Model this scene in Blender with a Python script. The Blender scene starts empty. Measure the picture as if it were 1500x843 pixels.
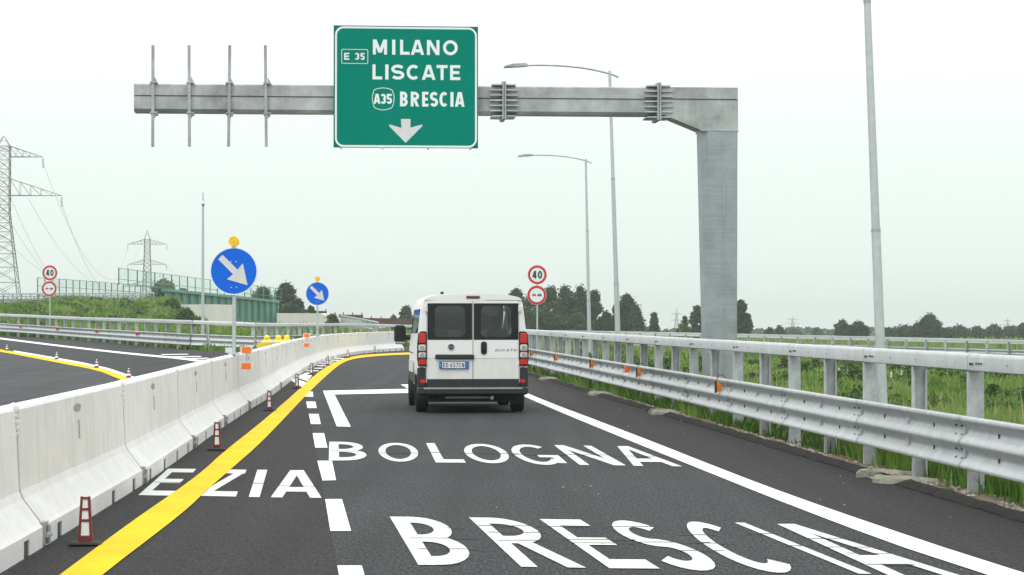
import bpy, math, random
import numpy as np
from mathutils import Vector, Matrix, noise
random.seed(7); rng = np.random.default_rng(7)
sc = bpy.context.scene
COL = sc.collection
PI = math.pi

# ------------------------------------------------------------------ camera, world, sun, exposure
F, HZ, CX, CY, H = 3134.0, 468.0, 750.0, 421.5, 1.72      # measured on the photograph (1500 px wide)
PITCH = math.atan((HZ - CY) / F)
cam_d = bpy.data.cameras.new('camera'); cam = bpy.data.objects.new('camera', cam_d); COL.objects.link(cam)
cam.location = (0, 0, H); cam.rotation_euler = (PI / 2 + PITCH, 0, 0)
cam_d.sensor_width = 36; cam_d.lens = 36 * F / 1500; cam_d.clip_end = 20000; cam_d.clip_start = 0.3
sc.camera = cam
w = bpy.data.worlds.new('World'); sc.world = w; w.use_nodes = True
nt = w.node_tree; nt.nodes.clear()
def N(t, **k):
    n = nt.nodes.new(t)
    for a, b in k.items(): setattr(n, a, b)
    return n
SUN_EL, SUN_ROT = math.radians(58), math.radians(-150)
sky = N('ShaderNodeTexSky', sky_type='NISHITA'); sky.sun_disc = False
sky.sun_elevation = SUN_EL; sky.sun_rotation = SUN_ROT
bg1 = N('ShaderNodeBackground'); bg1.inputs[1].default_value = 0.05
nt.links.new(sky.outputs[0], bg1.inputs[0])
tc = N('ShaderNodeTexCoord'); sep = N('ShaderNodeSeparateXYZ'); nt.links.new(tc.outputs['Generated'], sep.inputs[0])
ramp = N('ShaderNodeValToRGB'); nt.links.new(sep.outputs[2], ramp.inputs[0])
cr = ramp.color_ramp
cr.elements[0].position = 0.0; cr.elements[0].color = (.81, .90, .85, 1)
cr.elements[1].position = 1.0; cr.elements[1].color = (1.9, 1.95, 1.95, 1)
for p, c in ((.03, (.84, .93, .88, 1)), (.08, (.90, .985, .945, 1)), (.14, (1.05, 1.07, 1.065, 1)), (.5, (1.45, 1.5, 1.5, 1))):
    e = cr.elements.new(p); e.color = c
nz = N('ShaderNodeTexNoise'); nz.inputs['Scale'].default_value = 3.5; nz.inputs['Detail'].default_value = 4
nt.links.new(tc.outputs['Generated'], nz.inputs['Vector'])
mr = N('ShaderNodeMapRange'); mr.inputs[3].default_value = .975; mr.inputs[4].default_value = 1.035
nt.links.new(nz.outputs['Fac'], mr.inputs[0])
bg2 = N('ShaderNodeBackground'); nt.links.new(ramp.outputs[0], bg2.inputs[0]); nt.links.new(mr.outputs[0], bg2.inputs[1])
mix = N('ShaderNodeMixShader'); mix.inputs[0].default_value = .94       # thick cloud over the blue sky
nt.links.new(bg1.outputs[0], mix.inputs[1]); nt.links.new(bg2.outputs[0], mix.inputs[2])
wo = N('ShaderNodeOutputWorld'); nt.links.new(mix.outputs[0], wo.inputs[0])
sl = bpy.data.lights.new('sun', 'SUN'); sun = bpy.data.objects.new('sun', sl); COL.objects.link(sun)
sl.energy = 1.1; sl.angle = math.radians(25); sl.color = (1, .97, .93)
sd = Vector((math.cos(SUN_EL) * math.sin(SUN_ROT), math.cos(SUN_EL) * math.cos(SUN_ROT), math.sin(SUN_EL)))
sun.rotation_euler = (-sd).to_track_quat('-Z', 'Y').to_euler()
sc.view_settings.view_transform = 'Standard'; sc.view_settings.look = 'None'
sc.view_settings.gamma = 1; sc.view_settings.use_curve_mapping = False; sc.view_settings.exposure = 0.12
sc.cycles.max_bounces = 6; sc.cycles.transparent_max_bounces = 24; sc.cycles.volume_bounces = 0
sc.cycles.use_denoising = True; sc.cycles.use_adaptive_sampling = True

# ------------------------------------------------------------------ terrain and measuring
def sst(a, b, x):
    t = min(1, max(0, (x - a) / (b - a))); return t * t * (3 - 2 * t)
def itp(x, xs, ys): return float(np.interp(x, xs, ys))
GK = 0.0798
RAIL_Y = [2, 70, 78, 86, 94, 104, 114, 124, 134]
RAIL_X = [6.216 - GK * 2, 6.216 - GK * 70, .0, -.35, -.45, -.3, .5, 2.2, 4.8]
def rail_x(Y): return itp(Y, RAIL_Y, RAIL_X)
TOPX = [-600, 0, 53, 85, 150, 203, 224, 256, 269, 292, 320]
TOPZ = [2.2, 2.95, 3.15, 3.9, 3.75, 3.7, 4.15, 4.1, 3.1, 1.9, .3]
def ridge_y(px): return 234 + 44 * min(max(px, -300), 320) / 228
def edge_y(px):                       # how far the asphalt goes in a given direction (front of the guardrails)
    return itp(px, [-2000, -600, 0, 107, 206, 300, 374, 400, 460, 507, 578, 640, 755, 768, 775], [190, 165, 136.3, 122.3, 104.3, 93.3, 94, 98, 115, 128, 134, 136, 134, 100, 67])
def low_z(Y): return -.008 * (min(max(Y, 70), 150) - 70) - .0056 * max(0, Y - 150)
def h(X, Y):
    px = CX + F * X / max(Y, 1)
    z = 0.0
    if Y > 52 and X < -8: z += .0079 * (min(Y, 150) - 52) * sst(-8, -13, X)
    low = low_z(Y)
    if Y > 138: z += low * sst(138, 190, Y)
    s = X - rail_x(min(Y, 134))
    if Y < 140 or X > 8:
        if s > .5:
            t = sst(.6, 5.5, s) if Y < 134 else 1
            z = z * (1 - t) + (-.56 + low) * t if Y < 134 else -.56 + low
    if X < -6 and px < 330:
        ry = ridge_y(px); zt = itp(px, TOPX, TOPZ)
        up = sst(ry - 62, ry, Y) * (1 - sst(ry + 14, ry + 60, Y))
        if up > 0: z = z * (1 - up) + zt * up
    return z
def ray(px, py):
    v = Vector((px - CX, F, CY - py)); v.rotate(Matrix.Rotation(PITCH, 3, 'X')); return v
def at(px, py, Y):
    r = ray(px, py); return Vector((0, 0, H)) + r * (Y / r.y)
def g(px, py, dz=0.0):                # the point of the ground seen at a pixel
    r = ray(px, py); z = 0.0
    for i in range(70):
        t = (z - H) / r.z; zz = h(r.x * t, r.y * t); z += .4 * (zz - z)
    t = (z - H) / r.z
    return Vector((r.x * t, r.y * t, z + dz))

# ------------------------------------------------------------------ materials
def mat(name, col, rough=.6, metal=0.0, var=.12, scale=8.0, bump=0.0, bscale=60.0, spec=.5, streak=0.0, alpha=1.0, rnd=0.0, col2=None, emis=None, sdir=(3, 3, .45)):
    m = bpy.data.materials.new(name); m.use_nodes = True; t = m.node_tree; n = t.nodes; L = t.links
    b = n['Principled BSDF']; b.inputs['Roughness'].default_value = rough; b.inputs['Metallic'].default_value = metal
    b.inputs['Specular IOR Level'].default_value = spec
    tcn = n.new('ShaderNodeTexCoord'); nz = n.new('ShaderNodeTexNoise'); nz.inputs['Scale'].default_value = scale; nz.inputs['Detail'].default_value = 6
    nz.inputs['Roughness'].default_value = .65
    L.new(tcn.outputs['Object'], nz.inputs['Vector'])
    rp = n.new('ShaderNodeValToRGB'); rp.color_ramp.elements[0].position = .3; rp.color_ramp.elements[1].position = .7
    c0 = col2 if col2 else tuple(c * (1 - var) for c in col[:3]); c1 = tuple(min(1, c * (1 + var)) for c in col[:3]) if not col2 else col[:3]
    rp.color_ramp.elements[0].color = (*c0[:3], 1); rp.color_ramp.elements[1].color = (*c1, 1)
    L.new(nz.outputs['Fac'], rp.inputs[0]); out = rp.outputs[0]
    if streak:
        mp = n.new('ShaderNodeMapping'); mp.inputs['Scale'].default_value = sdir; L.new(tcn.outputs['Object'], mp.inputs[0])
        n2 = n.new('ShaderNodeTexNoise'); n2.inputs['Scale'].default_value = 2.5; n2.inputs['Detail'].default_value = 5; L.new(mp.outputs[0], n2.inputs['Vector'])
        r2 = n.new('ShaderNodeMapRange'); r2.inputs[1].default_value = .35; r2.inputs[2].default_value = .7
        r2.inputs[3].default_value = 1 - streak; r2.inputs[4].default_value = 1; L.new(n2.outputs['Fac'], r2.inputs[0])
        mx = n.new('ShaderNodeMix'); mx.data_type = 'RGBA'; mx.blend_type = 'MULTIPLY'; mx.inputs[0].default_value = 1
        L.new(out, mx.inputs[6]); L.new(r2.outputs[0], mx.inputs[7]); out = mx.outputs[2]
    if rnd:
        oi = n.new('ShaderNodeObjectInfo'); r3 = n.new('ShaderNodeMapRange'); r3.inputs[3].default_value = 1 - rnd; r3.inputs[4].default_value = 1 + rnd * .4
        L.new(oi.outputs['Random'], r3.inputs[0])
        mx = n.new('ShaderNodeMix'); mx.data_type = 'RGBA'; mx.blend_type = 'MULTIPLY'; mx.inputs[0].default_value = 1
        L.new(out, mx.inputs[6]); L.new(r3.outputs[0], mx.inputs[7]); out = mx.outputs[2]
    L.new(out, b.inputs['Base Color'])
    if bump:
        nb = n.new('ShaderNodeTexNoise'); nb.inputs['Scale'].default_value = bscale; nb.inputs['Detail'].default_value = 3
        L.new(tcn.outputs['Object'], nb.inputs['Vector']); bp = n.new('ShaderNodeBump'); bp.inputs['Strength'].default_value = bump
        bp.inputs['Distance'].default_value = .02; L.new(nb.outputs['Fac'], bp.inputs['Height']); L.new(bp.outputs[0], b.inputs['Normal'])
    if alpha < 1: b.inputs['Alpha'].default_value = alpha
    if emis: b.inputs['Emission Color'].default_value = (*emis[:3], 1); b.inputs['Emission Strength'].default_value = emis[3]
    return m
def leaf_mat(name, c, c2):
    m = bpy.data.materials.new(name); m.use_nodes = True; t = m.node_tree; n = t.nodes; L = t.links
    b = n['Principled BSDF']; b.inputs['Roughness'].default_value = .65; b.inputs['Specular IOR Level'].default_value = .25
    a = n.new('ShaderNodeAttribute'); a.attribute_name = 'rnd'
    rp = n.new('ShaderNodeValToRGB'); rp.color_ramp.elements[0].color = (*c, 1); rp.color_ramp.elements[1].color = (*c2, 1)
    if 'grass' in name:
        rp.color_ramp.elements[1].position = .86; e = rp.color_ramp.elements.new(1.0); e.color = (.36, .33, .17, 1)
    L.new(a.outputs['Fac'], rp.inputs[0]); L.new(rp.outputs[0], b.inputs['Base Color'])
    tr = n.new('ShaderNodeBsdfTranslucent'); L.new(rp.outputs[0], tr.inputs[0])
    mx = n.new('ShaderNodeMixShader'); mx.inputs[0].default_value = .3; L.new(b.outputs[0], mx.inputs[1]); L.new(tr.outputs[0], mx.inputs[2])
    L.new(mx.outputs[0], n['Material Output'].inputs[0]); return m
M = {}
def asphalt(name, c, spk):
    m = mat(name, c, .85, 0, .16, .35, .5, 90, .3); t = m.node_tree; n = t.nodes; L = t.links; b = n['Principled BSDF']
    src = b.inputs['Base Color'].links[0].from_socket
    tcn = n.new('ShaderNodeTexCoord'); nz = n.new('ShaderNodeTexNoise'); nz.inputs['Scale'].default_value = 44; nz.inputs['Detail'].default_value = 4; nz.inputs['Roughness'].default_value = .8
    mpg = n.new('ShaderNodeMapping'); mpg.inputs['Scale'].default_value = (1, .22, 1); L.new(tcn.outputs['Object'], mpg.inputs[0]); L.new(mpg.outputs[0], nz.inputs['Vector']); r = n.new('ShaderNodeMapRange'); r.inputs[1].default_value = .42; r.inputs[2].default_value = .62
    r.inputs[3].default_value = 1 - spk * .75; r.inputs[4].default_value = 1 + spk * 1.5; L.new(nz.outputs['Fac'], r.inputs[0])
    mx = n.new('ShaderNodeMix'); mx.data_type = 'RGBA'; mx.blend_type = 'MULTIPLY'; mx.inputs[0].default_value = 1
    L.new(src, mx.inputs[6]); L.new(r.outputs[0], mx.inputs[7])
    # long soft streaks left by tyres along the road
    mp = n.new('ShaderNodeMapping'); mp.inputs['Scale'].default_value = (1.6, .04, 1); mp.inputs['Rotation'].default_value = (0, 0, -.1); L.new(tcn.outputs['Object'], mp.inputs[0])
    n2 = n.new('ShaderNodeTexNoise'); n2.inputs['Scale'].default_value = 1.5; n2.inputs['Detail'].default_value = 4; L.new(mp.outputs[0], n2.inputs['Vector'])
    r2 = n.new('ShaderNodeMapRange'); r2.inputs[1].default_value = .3; r2.inputs[2].default_value = .7; r2.inputs[3].default_value = .76; r2.inputs[4].default_value = 1.2; L.new(n2.outputs['Fac'], r2.inputs[0])
    m2 = n.new('ShaderNodeMix'); m2.data_type = 'RGBA'; m2.blend_type = 'MULTIPLY'; m2.inputs[0].default_value = 1
    L.new(mx.outputs[2], m2.inputs[6]); L.new(r2.outputs[0], m2.inputs[7]); L.new(m2.outputs[2], b.inputs['Base Color'])
    return m
M['asphalt'] = asphalt('asphalt', (.026, .0285, .0295), .85)
M['asphalt_dark'] = asphalt('asphalt_dark', (.0165, .0156, .0152), .75)
M['asphalt_grey'] = asphalt('asphalt_grey', (.043, .047, .048), .5)
M['bitumen'] = mat('bitumen', (.014, .0135, .013), .85, 0, .4, 7, 1.0, 40, col2=(.034, .033, .028), spec=.12)
M['white_paint'] = mat('white_paint', (.80, .81, .80), .6, 0, .05, 3, .15, 90)
M['letter_paint'] = mat('letter_paint', (.63, .64, .605), .6, 0, .07, 2.5, .2, 80)
M['yellow_paint'] = mat('yellow_paint', (.76, .505, .003), .7, 0, .05, 2, .15, 90, .15)
M['galv'] = mat('galvanised_steel', (.53, .56, .565), .5, .35, .10, 6, .15, 30, streak=.12, rnd=.10)
M['galv_dull'] = mat('weathered_galvanised_steel', (.385, .405, .40), .5, .3, .36, 1.7, .2, 14, streak=.12)
M['galv_column'] = mat('brushed_galvanised_steel', (.325, .362, .378), .5, .35, .16, 2.2, .1, 10, streak=.13, sdir=(.7, .7, 11))
M['galv_post'] = mat('galvanised_post_steel', (.45, .48, .485), .55, .35, .2, 9, .1, 40, rnd=.2)
M['pole'] = mat('galvanised_pole_steel', (.50, .54, .54), .45, .35, .1, 9, rnd=.05)
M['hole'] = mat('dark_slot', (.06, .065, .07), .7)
M['concrete'] = mat('precast_concrete', (.76, .76, .745), .8, 0, .07, 2.2, .3, 60, streak=.10, rnd=.05)
M['concrete_stain_shade'] = mat('damp_and_shaded_concrete', (.33, .33, .30), .85, 0, .25, 14, .3, 60)  # damp marks, also the painted shade of the wall under the bridge
M['grout'] = mat('grout', (.72, .72, .68), .85, 0, .2, 20, 1, 50)
M['abutment'] = mat('abutment_concrete', (.72, .71, .64), .85, 0, .07, .4, streak=.1)
M['old_concrete'] = mat('weathered_kerb_concrete', (.25, .245, .20), .9, 0, .3, 7, .8, 40)
M['green_sign'] = mat('green_sign_sheet', (.0, .205, .145), .5, 0, .05, 1.2, 0, spec=.04)
M['green_back'] = mat('dark_green_sign_sheet', (.0, .15, .11), .5, 0, .05, 1.2, spec=.15)
M['sign_white'] = mat('white_sign_film', (.74, .80, .80), .4, 0, .03, 5)
M['arrow_white'] = mat('grey_white_sign_film', (.62, .62, .62), .4, 0, .05, 9)
M['blue'] = mat('blue_sign_film', (.003, .125, .66), .4, 0, .12, 1.5, spec=.2)
M['red'] = mat('red_sign_film', (.55, .02, .025), .4, 0, .06, 8)
M['black'] = mat('black_print', (.015, .016, .017), .5)
M['alu'] = mat('aluminium', (.55, .57, .58), .4, .6)
M['lamp_yellow'] = mat('yellow_lamp_plastic', (.95, .62, .01), .25, 0, .15, 20)
M['yellow_plastic'] = mat('yellow_plastic', (.85, .62, .02), .45, 0, .08, 6)
M['orange'] = mat('orange_reflector', (.95, .17, .01), .4, 0, .06, 12)
M['amber'] = mat('amber_reflector', (.90, .38, .01), .35, 0, .12, 30)
M['cone_red'] = mat('dark_red_plastic', (.17, .018, .014), .5, 0, .15, 15)
M['rubber'] = mat('rubber', (.022, .022, .023), .8, 0, .2, 20)
M['van_white'] = mat('white_van_paint', (.74, .75, .73), .28, 0, .02, 2, rnd=0, spec=.6)
M['van_dirty'] = mat('road_dusted_white_paint', (.64, .62, .56), .45, 0, .08, 5, streak=.12)
M['van_trim'] = mat('dark_grey_bumper_plastic', (.026, .030, .032), .6, 0, .12, 8, spec=.3)
M['tail_red'] = mat('red_tail_lens', (.50, .012, .010), .2, 0, .1, 40, spec=.6)
M['tail_clear'] = mat('clear_tail_lens', (.72, .62, .58), .12, .3, .25, 35, spec=.8)
M['dark_glass'] = mat('tinted_glass_border', (.009, .012, .013), .06, 0, .02, 2, spec=.3)
M['plate_blue'] = mat('plate_blue_band', (.02, .13, .42), .4)
M['plate_white'] = mat('plate_white', (.66, .70, .70), .4)
M['van_lower'] = mat('van_paint_with_road_film', (.72, .72, .69), .32, 0, .03, 3, spec=.5, streak=.10)
M['flash_ring'] = mat('deep_yellow_lens', (.92, .48, .01), .3)
M['chrome'] = mat('chrome', (.45, .45, .46), .2, .9)
M['soil'] = mat('soil', (.11, .075, .045), .95, 0, .35, 6, 1, 30)
M['stone'] = mat('stone', (.24, .22, .18), .9, 0, .3, 10, rnd=.4)
M['cloth'] = mat('seat_cloth', (.13, .14, .14), .9)
M['green_steel'] = mat('green_painted_steel', (.12, .32, .245), .5, 0, .14, .8, streak=.16, rnd=.1)
M['green_dark'] = mat('dark_green_steel', (.035, .16, .11), .5, 0, .1, 1)  # darker green of the bottom flange and alternate panel posts
M['rust'] = mat('rusty_steel', (.085, .032, .022), .85, 0, .3, .8)
M['pylon'] = mat('pylon_steel', (.16, .18, .17), .7, .2, .1, 1)
M['cable'] = mat('aluminium_cable', (.28, .31, .30), .6, .3)
M['bark'] = mat('bark', (.07, .055, .04), .95, 0, .3, 3)
M['stake'] = mat('white_plastic_cane', (.7, .72, .66), .6)
M['interior_grey'] = mat('van_interior_trim', (.30, .32, .31), .8)
def worn(m, amt, thr, sc1=55):
    n = m.node_tree.nodes; L = m.node_tree.links; b = n['Principled BSDF']; src = b.inputs['Base Color'].links[0].from_socket
    t = n.new('ShaderNodeTexCoord'); z = n.new('ShaderNodeTexNoise'); z.inputs['Scale'].default_value = sc1; z.inputs['Detail'].default_value = 6; z.inputs['Roughness'].default_value = .8
    L.new(t.outputs['Object'], z.inputs['Vector']); r = n.new('ShaderNodeMapRange'); r.inputs[1].default_value = thr - .05; r.inputs[2].default_value = thr + .04; r.inputs[3].default_value = 1 - amt; r.inputs[4].default_value = 1; L.new(z.outputs['Fac'], r.inputs[0])
    z2 = n.new('ShaderNodeTexNoise'); z2.inputs['Scale'].default_value = 1.1; z2.inputs['Detail'].default_value = 5; L.new(t.outputs['Object'], z2.inputs['Vector']); r2 = n.new('ShaderNodeMapRange'); r2.inputs[1].default_value = .35; r2.inputs[2].default_value = .6; r2.inputs[3].default_value = .86; r2.inputs[4].default_value = 1; L.new(z2.outputs['Fac'], r2.inputs[0])
    mu = n.new('ShaderNodeMath'); mu.operation = 'MULTIPLY'; L.new(r.outputs[0], mu.inputs[0]); L.new(r2.outputs[0], mu.inputs[1])
    mx = n.new('ShaderNodeMix'); mx.data_type = 'RGBA'; mx.blend_type = 'MULTIPLY'; mx.inputs[0].default_value = 1; L.new(src, mx.inputs[6]); L.new(mu.outputs[0], mx.inputs[7]); L.new(mx.outputs[2], b.inputs['Base Color'])
worn(M['white_paint'], .5, .40); worn(M['letter_paint'], .6, .42); worn(M['yellow_paint'], .45, .40)
def glassy(name, col, alpha, rough=.04):
    m = bpy.data.materials.new(name); m.use_nodes = True; t = m.node_tree; n = t.nodes; L = t.links; n.remove(n['Principled BSDF'])
    tr = n.new('ShaderNodeBsdfTransparent'); tr.inputs[0].default_value = (*col, 1)
    gl = n.new('ShaderNodeBsdfGlossy'); gl.inputs['Roughness'].default_value = rough
    fr = n.new('ShaderNodeFresnel'); fr.inputs[0].default_value = 1.5 if 'panel' not in name else 1.15
    ad = n.new('ShaderNodeMath'); ad.operation = 'ADD'; ad.inputs[1].default_value = alpha; L.new(fr.outputs[0], ad.inputs[0])
    mx = n.new('ShaderNodeMixShader'); L.new(ad.outputs[0], mx.inputs[0]); L.new(tr.outputs[0], mx.inputs[1]); L.new(gl.outputs[0], mx.inputs[2])
    L.new(mx.outputs[0], n['Material Output'].inputs[0]); return m
M['tint'] = glassy('tinted_glass', (.52, .63, .59), .03)
M['side_glass'] = glassy('side_glass', (.62, .70, .70), .12)
M['clear_panel'] = glassy('green_tinted_noise_panel', (.86, .95, .90), .02)
GR1 = ((.044, .110, .018), (.19, .35, .058))
M['grass'] = leaf_mat('grass_blades', *GR1)
M['grass_far'] = leaf_mat('meadow_grass', (.050, .112, .022), (.215, .36, .075))
M['leaf_dark'] = leaf_mat('dark_leaves', (.013, .036, .015), (.062, .118, .042))
M['leaf_mid'] = leaf_mat('mid_leaves', (.018, .042, .013), (.075, .135, .04))
M['leaf_light'] = leaf_mat('light_leaves', (.03, .065, .018), (.12, .20, .055))

# ------------------------------------------------------------------ mesh and object helpers
RM = {}                                # world matrix of each root
class MB:
    def __init__(s): s.v = []; s.f = []
    def add(s, vs, fs):
        k = len(s.v); s.v += [tuple(v) for v in vs]; s.f += [tuple(i + k for i in f) for f in fs]; return s
    def box(s, c, d, rz=0.0, taper=1.0, M4=None):
        x, y, z = d[0] / 2, d[1] / 2, d[2] / 2; vs = []
        for sz in (-1, 1):
            k = 1 if sz < 0 else taper
            for sx, sy in ((-1, -1), (1, -1), (1, 1), (-1, 1)):
                p = Vector((sx * x * k, sy * y * k, sz * z))
                if rz: p.rotate(Matrix.Rotation(rz, 3, 'Z'))
                if M4: p = M4 @ p
                vs.append(p + Vector(c))
        return s.add(vs, [(0, 3, 2, 1), (4, 5, 6, 7), (0, 1, 5, 4), (1, 2, 6, 5), (2, 3, 7, 6), (3, 0, 4, 7)])
    def rbox(s, c, d, r=.02):          # box with chamfered edges
        x, y, z = (q / 2 for q in d); r = min(r, x * .9, y * .9, z * .9); vs = []; 
        for zz, k in ((-z, r), (-z + r, 0), (z - r, 0), (z, r)):
            a, b = x - k, y - k
            for p in ((-a + r, -b), (a - r, -b), (a, -b + r), (a, b - r), (a - r, b), (-a + r, b), (-a, b - r), (-a, -b + r)): vs.append((p[0] + c[0], p[1] + c[1], zz + c[2]))
        fs = [tuple(range(7, -1, -1)), tuple(range(24, 32))]
        for l in range(3):
            for i in range(8): j = (i + 1) % 8; fs.append((l * 8 + i, l * 8 + j, l * 8 + 8 + j, l * 8 + 8 + i))
        return s.add(vs, fs)
    def tube(s, p0, p1, r0, r1=None, n=8, caps=True):
        p0 = Vector(p0); p1 = Vector(p1); r1 = r0 if r1 is None else r1; d = (p1 - p0).normalized()
        a = d.orthogonal().normalized(); b = d.cross(a); vs = []
        for p, r in ((p0, r0), (p1, r1)):
            for i in range(n): t = 2 * PI * i / n; vs.append(p + a * math.cos(t) * r + b * math.sin(t) * r)
        fs = [(i, (i + 1) % n, n + (i + 1) % n, n + i) for i in range(n)]
        if caps: fs += [tuple(range(n - 1, -1, -1)), tuple(range(n, 2 * n))]
        return s.add(vs, fs)
    def pipe(s, pts, r, n=6):
        pts = [Vector(p) for p in pts]; vs = []
        rs = r if isinstance(r, (list, tuple)) else [r] * len(pts)
        for i, p in enumerate(pts):
            d = (pts[min(i + 1, len(pts) - 1)] - pts[max(i - 1, 0)]).normalized()
            up = Vector((0, 0, 1)) if abs(d.z) < .95 else Vector((0, 1, 0)); a = d.cross(up).normalized(); b = a.cross(d)
            for k in range(n): t = 2 * PI * k / n; vs.append(p + a * math.cos(t) * rs[i] + b * math.sin(t) * rs[i])
        fs = [(i * n + k, i * n + (k + 1) % n, (i + 1) * n + (k + 1) % n, (i + 1) * n + k) for i in range(len(pts) - 1) for k in range(n)]
        fs += [tuple(range(n - 1, -1, -1)), tuple(range((len(pts) - 1) * n, len(pts) * n))]
        return s.add(vs, fs)
    def prism(s, poly, fn, d0, d1):    # polygon (u,v) extruded from d0 to d1; fn(u,v,d) -> point
        n = len(poly); vs = [fn(u, v, d0) for u, v in poly] + [fn(u, v, d1) for u, v in poly]
        return s.add(vs, [tuple(range(n - 1, -1, -1)), tuple(range(n, 2 * n))] + [(i, (i + 1) % n, n + (i + 1) % n, n + i) for i in range(n)])
    def disc(s, c, r, d0, d1, n=40):   # disc facing -y
        return s.prism([(c[0] + r * math.cos(2 * PI * i / n), c[1] + r * math.sin(2 * PI * i / n)) for i in range(n)], lambda u, v, d: (u, d, v), d0, d1)
    def ring(s, c, r0, r1, d0, d1, n=40):
        vs = []
        for r, d in ((r0, d0), (r1, d0), (r1, d1), (r0, d1)):
            vs += [(c[0] + r * math.cos(2 * PI * i / n), d, c[1] + r * math.sin(2 * PI * i / n)) for i in range(n)]
        return s.add(vs, [(l * n + i, l * n + (i + 1) % n, ((l + 1) % 4) * n + (i + 1) % n, ((l + 1) % 4) * n + i) for l in range(4) for i in range(n)])
    def ball(s, c, r, nu=14, nv=9):
        rx, ry, rz = r if isinstance(r, tuple) else (r, r, r); vs = [(c[0], c[1], c[2] - rz)]
        for j in range(1, nv):
            t = PI * j / nv - PI / 2
            for i in range(nu): a = 2 * PI * i / nu; vs.append((c[0] + rx * math.cos(t) * math.cos(a), c[1] + ry * math.cos(t) * math.sin(a), c[2] + rz * math.sin(t)))
        vs.append((c[0], c[1], c[2] + rz)); fs = [(0, 1 + (i + 1) % nu, 1 + i) for i in range(nu)]
        for j in range(nv - 2):
            for i in range(nu): a = 1 + j * nu; fs.append((a + i, a + (i + 1) % nu, a + nu + (i + 1) % nu, a + nu + i))
        a = 1 + (nv - 2) * nu; fs += [(a + i, a + (i + 1) % nu, len(vs) - 1) for i in range(nu)]
        return s.add(vs, fs)
    def mesh(s, name, m, smooth=False, inv=None):
        me = bpy.data.meshes.new(name); vs = s.v
        if inv is not None: vs = [tuple(inv @ Vector(v)) for v in vs]
        me.from_pydata(vs, [], s.f); 
        if m: me.materials.append(m)
        if smooth:
            me.polygons.foreach_set('use_smooth', [True] * len(me.polygons))
            try: me.set_sharp_from_angle(angle=math.radians(40))
            except Exception: pass
        me.update(); return me
    def build(s, name, m, parent=None, smooth=False, world=False):
        inv = RM[parent.name].inverted() if (world and parent is not None) else None
        o = bpy.data.objects.new(name, s.mesh(name, m, smooth, inv)); COL.objects.link(o)
        if parent is not None: o.parent = parent
        return o
def tag(o, label=None, cat=None, group=None, kind=None):
    if label: o['label'] = label
    if cat: o['category'] = cat
    if group: o['group'] = group
    if kind: o['kind'] = kind
    return o
def thing(name, label, cat, loc=(0, 0, 0), rz=0.0, group=None, kind=None, ry=0.0):
    o = bpy.data.objects.new(name, None); o.empty_display_size = .2; COL.objects.link(o)
    o.location = loc; o.rotation_euler = (0, ry, rz); RM[o.name] = Matrix.Translation(Vector(loc)) @ Matrix.Rotation(rz, 4, 'Z') @ Matrix.Rotation(ry, 4, 'Y')
    return tag(o, label, cat, group, kind)
def put(name, me, parent, MW, kind=None):          # an object using shared mesh data at a world matrix
    o = bpy.data.objects.new(name, me); COL.objects.link(o)
    if parent is not None:
        o.parent = parent; o.matrix_local = RM[parent.name].inverted() @ MW
    else: o.matrix_world = MW
    if kind: o['kind'] = kind
    return o
def copy_thing(root, loc, rz, label):
    r = root.copy(); COL.objects.link(r); r.location = loc; r.rotation_euler = (0, 0, rz); r['label'] = label
    RM[r.name] = Matrix.Translation(Vector(loc)) @ Matrix.Rotation(rz, 4, 'Z')
    for ch in list(root.children):
        c = ch.copy(); COL.objects.link(c); c.parent = r
        for gch in ch.children:
            d = gch.copy(); COL.objects.link(d); d.parent = c
    return r
def frame(p, q, up=Vector((0, 0, 1))):              # matrix with +y along p->q
    y = (Vector(q) - Vector(p)).normalized(); x = y.cross(up).normalized(); z = x.cross(y)
    return Matrix(((x.x, y.x, z.x, p[0]), (x.y, y.y, z.y, p[1]), (x.z, y.z, z.z, p[2]), (0, 0, 0, 1)))
def resample(pts, L, zf=None):
    pts = [Vector(p) for p in pts]; out = [pts[0].copy()]; cur = pts[0].copy(); i = 1
    while i < len(pts):
        d = pts[i] - cur
        if d.length < L - 1e-6:
            i += 1; continue
        # walk to the point on segment at distance L from the last output
        a = pts[i - 1] if (pts[i - 1] - cur).length < L else cur; lo, hi = 0.0, 1.0
        for _ in range(30):
            m_ = (lo + hi) / 2
            if (a.lerp(pts[i], m_) - cur).length < L: lo = m_
            else: hi = m_
        cur = a.lerp(pts[i], hi); out.append(cur.copy())
    return out
def smooth_line(pts, n=2):
    pts = [Vector(p) for p in pts]
    for _ in range(n):
        o = [pts[0]]
        for a, b in zip(pts, pts[1:]): o += [a.lerp(b, .25), a.lerp(b, .75)]
        o.append(pts[-1]); pts = o
    return pts
def chaikin(p, n=2):
    for _ in range(n):
        o = [p[0]]
        for a, b in zip(p, p[1:]): o += [(a[0] * .75 + b[0] * .25, a[1] * .75 + b[1] * .25), (a[0] * .25 + b[0] * .75, a[1] * .25 + b[1] * .75)]
        o.append(p[-1]); p = o
    return p

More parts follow.
